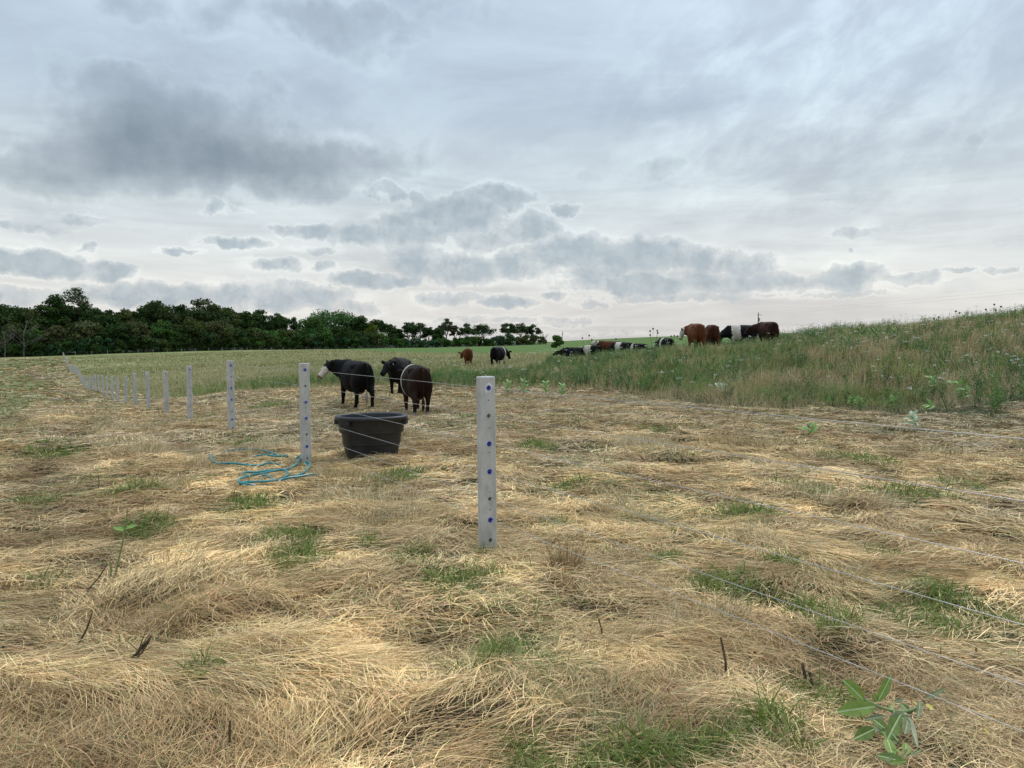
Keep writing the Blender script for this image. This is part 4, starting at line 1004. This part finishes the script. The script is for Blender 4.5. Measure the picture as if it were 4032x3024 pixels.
# ---------------------------------------------------------------- trees
def tree_depth(px, back=14):
    A_, B_ = FA, FB; u = (px - 2016) / F
    # point A + t (B-A) with x = u y
    den = (B_[0] - A_[0]) - u * (B_[1] - A_[1]); t_ = (u * A_[1] - A_[0]) / den
    t_ = max(-.35, min(1.6, t_)); return A_[1] + t_ * (B_[1] - A_[1]) + back
def make_tree(px, top, hw, back, style, label, name="tree", group="trees of the dark wood", dens=1.0, col=None, nleaf=None, seed=0):
    r = np.random.default_rng(1000 + seed + int(px) * 7 + int(top))
    y = tree_depth(px, back) if back < 200 else back; x = (px - 2016) / F * y; zb = Z1(x, y)
    if style == 'umbrella': hw *= 1.1
    if style == 'open': hw *= 1.15
    if style == 'full': hw *= 1.18
    zt = at(px, top, y)[2]; H = zt - zb; R = hw / F * y
    e = empty(name, (x, y, zb), 0, label=label, cat="tree" if name == "tree" else "shrub", group=group)
    base = np.array(col if col is not None else (.030, .046, .018)) * np.array([1.6, 1.78, 1.3])
    if style == 'full': z0, nl_, lr = 0, 60, .33
    elif style == 'open': z0, nl_, lr = H * .12, 40, .27
    elif style == 'umbrella': z0, nl_, lr = H * .42, 36, .26
    elif style == 'shrub': z0, nl_, lr = 0, 14, .46
    elif style == 'conic': z0, nl_, lr = H * .02, 30, .3
    zc = (z0 + H) / 2; hb = (H - z0) / 2
    d_ = r.normal(size=(nl_, 3)); d_ /= np.linalg.norm(d_, axis=1)[:, None]
    if style != 'shrub': d_[:, 2] = np.where(r.random(nl_) < (.35 if style == 'full' else .7), np.abs(d_[:, 2]), d_[:, 2])
    rr = r.uniform(.45, .86, nl_)[:, None]
    C_ = d_ * rr * np.array([R, R, hb]); C_[:, 2] += zc
    if style == 'conic': C_[:, :2] *= (1.15 - .8 * (C_[:, 2] / H))[:, None]
    if style == 'umbrella':
        C_[:, 2] = z0 + (H - z0) * (.05 + .85 * (1 - (np.hypot(C_[:, 0], C_[:, 1]) / R) ** 2) * r.uniform(.25, 1.0, nl_))
    if style == 'shrub': C_[:, 2] = r.uniform(.12, .8, nl_) * H
    LR = R * lr * r.uniform(.7, 1.35, nl_)
    LR = np.minimum(LR, hb * .6)
    C_[:, 2] = np.minimum(C_[:, 2], H - LR * .75)
    n_ = nleaf or int({'full': 7000, 'open': 3600, 'umbrella': 3200, 'shrub': 1500, 'conic': 3200}[style] * dens)
    k = r.choice(nl_, n_, p=LR ** 2 / (LR ** 2).sum())
    q = r.normal(size=(n_, 3)); q /= np.linalg.norm(q, axis=1)[:, None]
    flip = (q[:, 2] < -.1) & (r.random(n_) < .6); q[flip, 2] *= -1
    fr = r.random(n_) ** .45
    P_ = C_[k] + q * (LR[k] * fr)[:, None] * np.array([1, 1, .78])
    P_[:, 2] = np.maximum(P_[:, 2], .1)
    s_ = r.uniform(.24, .56, n_) * (.75 + .25 * min(1.5, R / 6)) * (.8 if style in ('open', 'umbrella') else 1)
    a_ = r.normal(size=(n_, 3)); a_ /= np.linalg.norm(a_, axis=1)[:, None]; nr = q + .9 * r.normal(size=(n_, 3)); b_ = np.cross(nr, a_); b_ /= np.linalg.norm(b_, axis=1)[:, None] + 1e-6; a_ = np.cross(b_, nr); a_ /= np.linalg.norm(a_, axis=1)[:, None] + 1e-6
    a_ *= s_[:, None]; b_ *= (s_ * r.uniform(.5, .9, n_))[:, None]
    V = np.stack([P_ - a_, P_ - b_ * .9, P_ + a_, P_ + b_ * .9], 1).reshape(-1, 3)
    lobe = base[None] * np.exp(r.normal(0, .22, (nl_, 1))) * (1 + r.normal(0, .07, (nl_, 3)))
    cl = lobe[k] * np.exp(r.normal(0, .28, (n_, 1)))
    Q_ = np.arange(n_ * 4).reshape(-1, 4)
    mesh_np("crown", V, Q_, np.repeat(cl, 4, 0), M_CROWN, parent=e)
    b = MB()
    if style != 'shrub':
        tr = max(.18, H * .02); fork = H * (.34 if style in ('umbrella', 'open') else .4)
        b.tube([(0, 0, -.3), (r.uniform(-.1, .1), 0, fork * .5), (r.uniform(-.3, .3), r.uniform(-.2, .2), fork)], [tr * 1.25, tr, tr * .85], 7)
        for i_ in r.choice(nl_, 9, replace=False):
            c = C_[i_]; m1 = np.array([c[0] * .4, c[1] * .4, fork + (c[2] - fork) * .45]); b.tube([(0, 0, fork - .2), tuple(m1), tuple(c)], [tr * .55, tr * .32, tr * .1], 5)
    else:
        for i_ in range(4): b.tube([(0, 0, -.1), tuple(C_[i_])], [.07, .03], 4)
    b.build("trunk" if style != 'shrub' else "stem", M_BARK, e)
    return e
DG = (.026, .042, .016); OL = (.044, .052, .022); BR_ = (.052, .052, .028); MG = (.042, .072, .024); YG = (.078, .095, .022); BG_ = (.030, .055, .032)
W1 = "of the dark wood at the field edge"
TREES = [
 (25,1182,62,16,'full',DG,"rounded dark tree at the wood's outer end, grey bare limbs beside it"),
 (105,1188,58,18,'full',OL,"olive tinged tree next to the outermost rounded one, below the tall open crown"),
 (165,1180,52,20,'full',DG,"dark tree supporting the slope up to the tall open crowned one"),
 (228,1158,55,24,'full',DG,"dark tree with a shoulder just before the tall open crown"),
 (304,1122,62,30,'open',(.040,.056,.028),"tallest tree with a loose open crown poking above the wood"),
 (372,1190,48,20,'full',DG,"dark dipping tree just after the tall open crowned one"),
 (435,1206,52,16,'full',DG,"low topped dark tree in the first dip of the skyline"),
 (500,1210,46,18,'full',OL,"olive tree in the dip before the twin humps"),
 (555,1203,42,20,'full',DG,"dark tree rising towards the first of the twin humps"),
 (632,1162,66,22,'full',(.032,.044,.020),"broad dark tree forming the first of twin humps"),
 (712,1192,44,26,'full',DG,"dark tree in the notch between the twin humps"),
 (822,1164,74,20,'full',(.034,.046,.022),"broad lumpy tree forming the second of twin humps"),
 (905,1200,46,18,'full',OL,"olive tree sloping down after the second hump"),
 (962,1216,42,18,'full',DG,"dark tree with bright sky gaps along its top after the humps"),
 (1025,1216,46,22,'full',DG,"dark tree before the dip beside the light green crown"),
 (1092,1230,42,24,'full',DG,"dark peaked tree next to the light green crown"),
 (1150,1240,34,28,'open',DG,"thin topped tree in the dip before the light green crown"),
 (1230,1240,48,14,'full',MG,"mid green tree leading up to the big light green crown"),
 (1318,1216,92,22,'full',(.044,.078,.034),"big light green tree with the widest rounded crown"),
 (1405,1240,50,14,'full',DG,"dark green tree on the lower flank of the light green crown"),
 (1462,1268,36,5,'conic',YG,"yellow green bushy tree standing in front of the darker ones"),
 (1488,1240,30,24,'open',DG,"slim dark tree poking up behind the yellow green one"),
 (1530,1268,36,20,'open',DG,"ragged dark tree behind the slope of the yellow green one"),
 (1562,1288,28,12,'full',DG,"low dark tree just before the sky gap in the wood"),
 (1610,1262,34,22,'open',DG,"ragged tree just after the sky gap with a spiky top"),
 (1655,1266,36,20,'open',(.036,.046,.024),"loose topped tree in the cluster after the sky gap"),
 (1690,1284,26,16,'open',DG,"smaller dark tree closing the cluster after the sky gap"),
 (1726,1290,24,12,'full',DG,"low dark tree at the foot of the tall bare trunked one"),
 (1758,1244,32,26,'umbrella',(.050,.056,.032),"tall thin tree with sky showing between its upper limbs"),
 (1790,1272,20,20,'umbrella',(.060,.058,.036),"sparse brownish tree leaning beside the tall thin one"),
 (1838,1272,36,20,'umbrella',DG,"flat topped tree starting the arched row, sky between trunks"),
 (1905,1270,48,24,'umbrella',(.034,.046,.022),"widest flat topped arched tree with bare trunks below"),
 (2000,1268,34,24,'umbrella',DG,"flat topped tree beginning the last clump of the row"),
 (2050,1270,38,20,'umbrella',(.032,.044,.020),"flat topped tree in the middle of the last clump"),
 (2098,1274,32,16,'umbrella',DG,"last flat topped tree of the row before the dead branches"),
]
for k, (px, top, hw, back, st, c, lab) in enumerate(TREES):
    make_tree(px, top, hw, back, st, lab, col=c, seed=k)
# lower trees standing in front of the wood, some with brownish seed clusters
MID = [(60,1270,46,OL,"grey brown"),(140,1290,42,MG,"green"),(215,1282,52,BR_,"brownish"),(330,1262,56,BR_,"brownish"),(395,1280,40,DG,"dark"),(470,1268,44,DG,"dark"),(545,1262,50,BR_,"brownish"),(640,1250,40,MG,"green"),(700,1272,44,DG,"dark"),(770,1248,52,OL,"olive"),
 (860,1262,58,BR_,"brownish"),(935,1290,40,DG,"dark"),(1000,1288,46,OL,"olive"),(1060,1300,40,MG,"green"),(1130,1298,44,OL,"olive"),(1190,1300,40,DG,"dark"),(1265,1290,44,MG,"green"),(1345,1285,50,DG,"dark"),(1400,1300,34,DG,"dark")]
for k, (px, top, hw, c, w_) in enumerate(MID):
    make_tree(px, top, hw, 6, 'full', f"{ordinal(k + 1)} lower tree before the wood, {w_}, counted from its outer end", col=c, seed=100 + k, group="lower trees in front of the dark wood", dens=.9)
# back fill
for k, px in enumerate(range(-20, 1080, 58)):
    sk = np.interp(px, [0, 160, 304, 400, 560, 632, 720, 822, 960, 1080], [1200, 1195, 1180, 1215, 1215, 1185, 1205, 1185, 1230, 1245]) + random.uniform(4, 16)
    make_tree(px, sk, 50, 34, 'full', f"{ordinal(k + 1)} tree in the rear rank of the wood, peeping between crowns in front", col=DG, seed=200 + k, group="rear trees of the dark wood", dens=.7)
# shrub belt along the foot
sh = [px for px in range(-30, 2150, 28)]
for k, px in enumerate(sh):
    h = random.uniform(55, 85) if px < 1560 else random.uniform(36, 52)
    yb = tree_depth(px, 3); xb = (px - 2016) / F * yb; zb = Z1(xb, yb); pyb = 1370 - (zb - EYE) / yb * F
    c = random.choice([DG, DG, MG, OL, BG_])
    make_tree(px, pyb - h * random.uniform(.75, 1), random.uniform(30, 42), 3, 'shrub', f"{ordinal(k + 1) if k < 98 else 'last'} bush of the dark shrub belt at the foot of the wood", name="shrub", col=c, seed=300 + k, group="bushes along the foot of the wood")
# lone bush by the far pole
make_tree(2190, 1318, 23, 240, 'shrub', "round green bush on the far crop edge beside a utility pole", name="shrub", col=(.05, .085, .03), nleaf=2500, group=None, seed=5)
# dead tree with bare branches at the row's end
def dead(px, top, back, label, seed, sc=1.0):
    r = random.Random(seed); y = tree_depth(px, back); x = (px - 2016) / F * y; zb = Z1(x, y); H = at(px, top, y)[2] - zb
    e = empty("dead_tree", (x, y, zb), 0, label=label, cat="dead tree"); t_ = MB(); b = MB()
    t_.tube([(0, 0, -.2), (.2, 0, H * .3), (.1, 0, H * .6)], [.2, .13, .08], 7); t_.build("trunk", M_DEAD, e)
    for i_ in range(16):
        z0 = H * r.uniform(.2, .6); a = r.uniform(0, 6.28); l = H * r.uniform(.25, .5) * sc; u_ = r.uniform(.2, 1.1)
        p1 = (math.cos(a) * l * .5, math.sin(a) * l * .5, z0 + l * .5 * u_); p2 = (math.cos(a) * l, math.sin(a) * l, min(H, z0 + l * u_ * 1.2))
        b.tube([(.1, 0, z0), p1, p2], [.06, .04, .02], 5)
        for q in range(3):
            a2 = a + r.uniform(-.8, .8); b.tube([p1, (p1[0] + math.cos(a2) * l * .35, p1[1] + math.sin(a2) * l * .35, p1[2] + l * .3)], [.045, .02], 4)
    b.build("branches", M_DEAD, e)
M_DEAD = mat_noise("dead_wood", (.085, .08, .07), (.15, .14, .12), 2, .9)
dead(2138, 1302, 12, "leafless dead tree at the very end of the tree row", 4)
dead(95, 1235, 0, "grey bare branched dead tree in front of the wood's outer end", 8, 1.3)
dead(20, 1265, 0, "pale leaning dead tree at the outermost corner of the wood", 12, 1.2)
print("trees", time.time() - T0)

# ---------------------------------------------------------------- utility poles
def upole(x, y, zt, label):
    zb = Z1(x, y); e = empty("utility_pole", (x, y, zb), 0, label=label, cat="utility pole"); H = zt - zb
    b = MB(); b.tube([(0, 0, -.5), (0, 0, H)], [.17, .11], 10); b.build("pole", M_WOOD, e)
    b = MB(); b.box((.35, 0, H - .55), .9, .1, .1); b.build("crossarm", M_WOOD, e, smooth=False)
    for dx, dz in ((0, .12), (.72, -.38)):
        b = MB(); b.tube([(dx, 0, H + dz - .14), (dx, 0, H + dz)], [.05, .035], 8); b.build("insulator", M_POSTW, e)
    b = MB(); b.tube([(.28, 0, H - 2.2), (.28, 0, H - 1.3)], .2, 10); b.build("transformer", M_POSTW, e)
    return [(x, y, zt + .12), (x + .72, y, zt - .38), (x + .12, y, zt - 3.4)]
q1 = at(2214, 1303, 420); q2 = at(2986, 1232, 200)
a1 = upole(q1[0], q1[1], q1[2], "small distant utility pole beside the round bush")
a2 = upole(q2[0], q2[1], q2[2], "utility pole rising behind the brown cow at the hill crest")
a3 = upole(94, 20, 12.0, "utility pole beyond the hill, outside the view")
for w_, nm in zip(range(3), ("upper", "middle", "lower")):
    for s_, (A_, B_, wh) in enumerate(((a1, a2, "between the two utility poles"), (a2, a3, "running over the hill from the nearer pole"))):
        p0, p1 = Vector(A_[w_]), Vector(B_[w_]); L_ = (p1 - p0).length; sag = .9 if s_ else 1.3
        pts = [p0.lerp(p1, i_ / 24) - Vector((0, 0, sag * 4 * (i_ / 24) * (1 - i_ / 24))) for i_ in range(25)]
        b = MB(); b.tube(pts, .009, 4); o = b.build("power_line", M_POSTW)
        tag(o, label=f"faint {nm} overhead line {wh}", cat="power line", group="overhead power lines")

# ---------------------------------------------------------------- teasels, milkweeds, stalks
M_HEAD = mat_noise("seed_head", (.035, .028, .02), (.075, .06, .04), 40, .9)
M_STEM = mat_noise("weed_stem", (.10, .14, .06), (.17, .18, .09), 10, .7)
M_STALK = mat_noise("dry_stalk", (.06, .042, .028), (.15, .105, .06), 14, .9)
def leafmesh(b, p0, d, L, w, nrm, droop=.25, fold=.25, cup=0.0):
    p0, d, nrm = Vector(p0), Vector(d).normalized(), Vector(nrm); s = d.cross(nrm).normalized(); nn = s.cross(d).normalized()
    V = []; ks = 9; w5 = b.__dict__.setdefault('mid', [])
    for i_ in range(ks + 1):
        t_ = i_ / ks; c = p0 + d * (L * t_) - nn * (droop * L * t_ * t_)
        ww = w * .5 * (math.sin(math.pi * min(1, t_ * .93 + .04)) ** .75) * (1 - .15 * t_)
        wv = math.sin(t_ * 19 + L * 90) * .10 * ww; m_ = min(ww * .5, w * .045)
        V += [c - s * ww + nn * (fold * ww + wv), c - s * m_ + nn * (fold * m_), c, c + s * m_ + nn * (fold * m_), c + s * ww + nn * (fold * ww - wv)]
    f0 = len(b.f)
    b.add(V, [(5 * i_ + q, 5 * i_ + q + 1, 5 * i_ + q + 6, 5 * i_ + q + 5) for i_ in range(ks) for q in range(4)])
    w5 += [f0 + 4 * i_ + q for i_ in range(ks) for q in (1, 2)]
def veined(b, name, mat, e):
    o = b.build(name, mat, e); o.data.materials.append(M_VEIN)
    for i_ in b.mid: o.data.polygons[i_].material_index = 1
    return o
def leafmat(name, c1, c2, under=None):
    m, n = mat_base(name); p = n.n('ShaderNodeTexCoord').outputs['Object']
    v = n.noise(p, 18, 5, .65); c = n.mix(n.mr(v, .3, .7), (*c1, 1), (*c2, 1))
    if under:
        bf = n.n('ShaderNodeNewGeometry').outputs['Backfacing']; c = n.mix(n.m('MULTIPLY', bf, .8), c, (*under, 1))
    return finish(m, n, c, .5, .35, v, .3, .003, transl=.22)
M_VEIN = leafmat("leaf_vein", (.34, .42, .18), (.42, .50, .24))
ML = leafmat("milkweed_leaf", (.16, .30, .05), (.24, .38, .09), (.42, .50, .34))
ML2 = leafmat("milkweed_leaf_pale", (.34, .42, .26), (.44, .52, .34), (.22, .32, .12))
MF = leafmat("milkweed_leaf_near", (.15, .225, .03), (.22, .30, .05), (.28, .36, .20))
MFD = leafmat("milkweed_leaf_deep", (.08, .13, .02), (.13, .19, .03))
MY = leafmat("yellow_leaf", (.50, .38, .04), (.60, .48, .08))
MW = leafmat("withered_leaf", (.15, .17, .08), (.24, .25, .13))
MS_ = leafmat("milkweed_stem", (.20, .27, .09), (.28, .34, .14))
def teasel(px, py_, depth, heads, label, leafy=0, up=.0):
    x, y = at(px, py_, depth)[:2]; zb = Z1(x, y); e = empty("teasel", (x, y, zb), 0, label=label, cat="thistle plant", group="dark headed teasels on the rise")
    b = MB(); joint = None; r = random.Random(px)
    P_ = [at(a_, c_, depth) for a_, c_ in heads]
    hm = min(p_[2] for p_ in P_) - zb
    for i_, p_ in enumerate(P_):
        q = Vector((p_[0] - x, r.uniform(-.12, .12), p_[2] - zb)); j0 = Vector((q.x * .25, 0, max(.1, hm * .45)))
        b.tube([(0, 0, 0), j0, j0.lerp(q, .6) + Vector((0, 0, .02)), q], [.008, .007, .005, .004], 6)
        h = MB(); h.ball(q, .033, 10, 7, 1.15)
        for s_ in range(60):
            d_ = Vector((r.gauss(0, 1), r.gauss(0, 1), r.gauss(0, 1))).normalized(); s2 = d_.orthogonal().normalized() * .003
            h.add([q + d_ * .028 - s2, q + d_ * .028 + s2, q + d_ * .047], [(0, 1, 2)])
        h.build("seed_head", M_HEAD, e, smooth=False)
    b.build("stems", M_STEM, e)
    if leafy:
        l = MB()
        for i_ in range(leafy):
            a_ = r.uniform(0, 6.28); zz_ = r.uniform(.15, 1.0) * (hm + .05); d_ = Vector((math.cos(a_), math.sin(a_), r.uniform(.1, .9)))
            leafmesh(l, (0, 0, zz_), d_, r.uniform(.10, .2), .05, (0, 0, 1), .4)
        l.build("leaves", MFD, e)
c4 = lambda a_, b_: (2150 + a_ * .4521, 1150 + b_ * .4521)
c5 = lambda a_, b_: (3000 + a_ * .4665, 1150 + b_ * .4665)
teasel(2316, 1380, 33, [c4(378,378), c4(318,400), c4(400,415)], "three headed teasel against the sky above the stretching black cow", 4)
teasel(2205, 1390, 30, [c4(120,467), c4(150,490)], "small teasel in front of the stretching cow's muzzle", 2)
teasel(2362, 1400, 30, [c4(480,517), c4(410,540), c4(268,538)], "low teasel below the calf with the white forequarter", 3)
teasel(2424, 1390, 34, [c4(608,408)], "single headed teasel above the red brown cow's back", 2)
teasel(2572, 1390, 31, [c4(928,320), c4(904,340), c4(965,337), c4(970,356), c4(910,375)], "tallest teasel with five heads in front of the thin belted cow", 16)
teasel(2662, 1380, 34, [c4(1118,380), c4(1148,383), c4(1085,385)], "teasel standing just before the large white headed brown cow", 3)
teasel(3695, 1300, 30, [c5(1490,212), c5(1460,222)], "lone teasel low on the bare skyline of the hill", 3)
teasel(3768, 1290, 30, [c5(1641,162), c5(1669,176)], "two headed teasel on the hill skyline beside the leafy one", 4)
teasel(3912, 1270, 30, [c5(1960,105), c5(1902,146), c5(2012,123), c5(1985,150)], "leafy four headed teasel standing highest on the hill skyline", 26)

def milkweed(px, py_, tip, L, nl, label, pale=False, flower=False, depth=None, ll=.25):
    x, y, z = ground_hit(px, py_) if depth is None else (*at(px, py_, depth)[:2], 0)
    z = Z1(x, y); e = empty("milkweed", (x, y, z), 0, label=label, cat="milkweed plant", group="broad leaved milkweeds at the meadow edge")
    r = random.Random(px + py_); d = Vector(tip).normalized(); pts = [Vector((0, 0, 0)) + d * (L * t_) + Vector((0, 0, -.12 * L * t_ * t_)) for t_ in (0, .3, .6, 1)]
    for p_ in pts: p_.z = max(p_.z, .04)
    b = MB(); b.tube(pts, [.009, .008, .007, .004], 6); b.build("stem", MS_, e)
    l = MB()
    for i_ in range(nl):
        t_ = .2 + .8 * i_ / nl; c = pts[0].lerp(pts[3], t_); c.z = max(c.z, .04); sd_ = d.cross(Vector((0, 0, 1)))
        if sd_.length < .3: sd_ = Vector((1, 0, 0))
        sd_.normalize(); rot_ = Matrix.Rotation(i_ * 1.35 + r.uniform(-.3, .3), 3, d); dd = (rot_ @ sd_) * .8 + d * .65; dd.z = max(dd.z, -.15)
        leafmesh(l, c, dd, ll * r.uniform(.75, 1.15) * (1 - .25 * t_), ll * .38, Vector((r.uniform(-.3, .3), -.5, 1)), .2, .3)
    l.build("leaves", ML2 if pale else ML, e)
    if flower:
        h = MB()
        for i_ in range(22): h.ball(pts[3] + Vector((r.gauss(0, .02), r.gauss(0, .02), r.gauss(.0, .02))), .009, 5, 4)
        h.build("flower_head", mat_noise("flower", (.24, .17, .16), (.42, .32, .30), 60, .8), e)
G_ = "milkweed"
milkweed(3046, 1566, (-.7, -.3, .45), .45, 9, "bent milkweed at the meadow edge below the brown cow on the crest")
milkweed(3215, 1592, (.9, 0, .2), .5, 8, "milkweed lying flat, small light leaves, first of the fallen pair")
milkweed(3310, 1592, (.9, .1, .25), .6, 11, "bright milkweed sprawling beside the other fallen one at the cut edge")
milkweed(3490, 1590, (.5, 0, .3), .25, 5, "small low milkweed alone between the fallen and the leaning ones")
milkweed(3690, 1545, (-.35, .1, .9), .55, 12, "upright leaning milkweed with lance leaves near the big leafy bush")
milkweed(3690, 1612, (-.5, -.1, .3), .30, 7, "yellowish low milkweed under the upright leaning one")
milkweed(3860, 1590, (-.62, .2, .72), .95, 12, "long milkweed arching back with a pale flower knot", flower=True)
milkweed(3620, 1700, (-.35, .15, .85), .42, 10, "pale silvery leaved milkweed touching the top wire", pale=True)
milkweed(3190, 1725, (-.15, 0, .9), .26, 6, "small milkweed with a dull purple flower in the straw", flower=True)
milkweed(2870, 1548, (-.7, .1, .5), .45, 10, "silvery milkweed tipped over at the meadow edge, lone and slanting", pale=True)
milkweed(2060, 1500, (.05, 0, 1), .7, 14, "light green milkweed upright beyond the tall post's top", depth=26)
milkweed(2150, 1500, (-.05, 0, 1), .55, 12, "shorter light green milkweed among grass just past the tall post", depth=26)
milkweed(1995, 1500, (0.1, 0, 1), .6, 12, "light green milkweed half hidden behind the top of the tall post", depth=27)
milkweed(2208, 1500, (0.1, 0, 1), .5, 12, "yellow green milkweed in the meadow where tan grass begins", depth=25)
for k, (a_, b_) in enumerate([(690, 268), (830, 262), (900, 262), (940, 262), (975, 250), (1020, 262), (1110, 268)]):
    px_, py_ = c5(a_, b_); d_ = 31.5; x, y, zt = at(px_, py_, d_)
    L_ = max(.4, zt - Z1(x, y)); milkweed(px_, py_, (0.02, 0, 1), L_, 14, f"{ordinal(k + 1)} milkweed top along the hill skyline counted from the poleward end", depth=d_, ll=.13)

# milkweed close to the viewer
def c8(a_, b_): return 3100 + a_ * .4213, 2500 + b_ * .4213
def np_(a_, b_, dz=0.0):
    px_, py_ = c8(a_, b_); gy_ = ground_hit(px_, py_)[1]; return Vector(at(px_, py_, min(3.30 + dz, gy_ - .20)))
x, y, z = ground_hit(*c8(1060, 1010))
e = empty("milkweed", (x, y, z), 0, label="close broad leaved green milkweed flopped over in the straw with yellowing leaves", cat="milkweed plant")
O = Vector((x, y, z))
LV = [(710,605,535,420,150,MF),(820,670,478,712,165,MF),(845,622,978,378,100,MF),(840,625,800,545,70,MF),(1085,735,950,810,95,MW),(1055,750,925,985,130,MFD),(812,880,622,972,115,MFD),(920,880,800,780,100,MFD),(905,760,735,785,60,MW),(990,1135,930,972,95,MF),
 (1090,1190,832,1108,105,MFD),(1110,1115,1105,1015,75,MF),(1060,1115,982,1040,55,MF),(1110,1180,958,1196,45,MF),(1085,705,1235,960,70,MW),(1000,622,1085,608,45,MW),(1290,600,1478,498,45,MW),(1300,645,1362,695,48,MY),(1175,620,1212,655,40,MY),(1060,640,1140,720,70,MFD),(1120,800,1120,900,90,MW),(1840,870,1880,935,45,MY),(1240,620,1225,770,60,MW),(960,700,985,640,50,MF),(1250,1075,1160,1120,30,MW)]
_r = random.Random(21)
for _i in range(16):
    _a, _b = _r.choice([(880, 900), (930, 880), (1010, 1120), (1090, 1140), (1180, 700), (1060, 760), (960, 1000)]); _t = _r.uniform(0, 6.28); _l = _r.uniform(60, 120)
    LV.append((_a, _b, _a + _l * math.cos(_t), _b + _l * math.sin(_t) * .8, _l * .45, _r.choice([MF, MFD, MFD, MW])))
for (a0_, b0_, a1_, b1_, w_, mt) in LV:
    p0, p1 = np_(a0_, b0_), np_(a1_, b1_, random.uniform(-.03, .05)); b = MB()
    leafmesh(b, p0 - O, p1 - p0, (p1 - p0).length, w_ * .4213 / F * 3.3 * 1.0, Vector((random.uniform(-.3, .3), -.75, .7)), random.uniform(-.05, .18), .22); veined(b, "leaf", mt, e)
b = MB(); b.tube(catmull([np_(*q) - O for q in ((715,602),(830,660),(950,702),(1080,716),(1200,690),(1262,640))], 4), .0062, 7); b.tube([np_(*q) - O for q in ((790,858),(880,912),(930,880),(1040,1000))], .0055, 7)
b.tube([np_(930, 880) - O, np_(960, 900) - O, np_(1000, 716) - O], .005, 6); b.build("stem", MS_, e)
# stalks
def c3(a_, b_): return a_ * .7376, 1800 + b_ * .7376
def stalk(p_base, p_tip, r_, label, mt=M_STALK, twigs=0, lean_y=0.0):
    x, y, z = ground_hit(*p_base); t_ = at(*p_tip, y + lean_y); e = empty("cut_stalk", (x, y, z - .02), 0, label=label, cat="plant stalk", group="cut stalks sticking out of the straw")
    d_ = Vector((t_[0] - x, lean_y, t_[2] - z + .02)); b = MB(); b.tube([(0, 0, 0), d_ * .5 + Vector((.01, 0, 0)), d_], [r_, r_ * .9, r_ * .75], 7)
    rr = random.Random(int(p_base[0]))
    for i_ in range(twigs):
        q = d_ * rr.uniform(.3, .9); b.tube([q, q + Vector((rr.uniform(-.1, .1), rr.uniform(-.05, .05), rr.uniform(.03, .12)))], [r_ * .5, r_ * .3], 5)
    b.build("stalk", mt, e)
    return e, d_
e, d_ = stalk(c3(608, 640), c3(682, 280), .007, "tall slanting green stalk with a small forked top", MS_, 3)
l = MB(); leafmesh(l, d_ * .72, (.6, 0, .3), .09, .045, (0, -.5, 1)); leafmesh(l, d_ * .70, (-.7, 0, .35), .08, .04, (0, -.5, 1)); l.build("leaves", ML, e)
stalk(c3(587, 640), c3(588, 560), .008, "short blunt green stub next to the tall slanting stalk", MS_)
stalk(c3(462, 705), c3(575, 570), .005, "thin tan stalk leaning toward the tall green one", M_STALK)
stalk(c3(412, 990), c3(492, 832), .006, "brown stalk with a hooked top slanting over the straw")
stalk(c3(1196, 1615), c3(1228, 1405), .0055, "dark upright stalk close at the bottom edge")
stalk(c3(1365, 1220), c3(1385, 1150), .007, "short dark stub in the straw above the upright one")
stalk(c3(525, 170), c3(525, 100), .005, "thin stub on the worn track beside the green tuft")
stalk(c3(185, 340), c3(188, 275), .006, "greenish stub standing alone on the straw track", MS_)
for k, (a_, b_, c_, d2) in enumerate(((652,1098,812,955),(690,1100,800,975),(670,1090,770,1000))):
    stalk(c3(a_, b_), c3(c_, d2), .006, ("longest", "middle", "shortest")[k] + " stick of the dark bundle poking from the straw", M_STALK, 2)
stalk(c8(160, 505), c8(138, 262), .009, "thick cut stem stub, taller of the pair before the leafy milkweed")
stalk(c8(218, 520), c8(205, 345), .009, "thick cut stem stub, shorter of the pair before the leafy milkweed")
stalk(c8(1730, 225), c8(1765, 118), .007, "dark broken stub with a pale base under the low wires")
def c4b(a_, b_): return 1400 + a_ * .7376, 1800 + b_ * .7376
stalk(c4b(1315, 965), c4b(1296, 862), .005, "brown twig standing in the straw near the fallen dry tussock")
stalk(c4b(155, 1185), c4b(145, 1125), .006, "short dark twig in the straw below the tall post")
stalk((2860, 2690), (2838, 2510), .007, "upright brown stub between the low wires and the dry tussock")
# brown upright clump
x, y, z = ground_hit(*c4b(1118, 640)); n_ = 650
ang = rng.uniform(0, 2 * math.pi, n_); r_ = .085 * np.sqrt(rng.random(n_)); ele = np.clip(1.50 - np.abs(rng.normal(0, .38, n_)), .2, 1.57)
P_ = np.stack([r_ * np.cos(ang), r_ * np.sin(ang), np.zeros(n_)], 1); D_ = np.stack([np.cos(ang) * np.cos(ele), np.sin(ang) * np.cos(ele), np.sin(ele)], 1)
c_ = np.where(rng.random((n_, 1)) < .5, np.array([.22, .13, .055]), np.array([.38, .25, .12])) * np.exp(rng.normal(0, .2, (n_, 1)))
o = blade_mesh("straw_clump", P_, D_, rng.uniform(.28, .95, n_) ** 1.5 * .40, np.full(n_, .0038), rng.uniform(.0, .5, n_), c_ * .7, c_ * 1.1, M_STRAW, seg=3)
o.location = (x, y, z); tag(o, label="dark brown upright clump of dry grass beyond the foot of the tall post", cat="grass clump")
print("done", time.time() - T0)
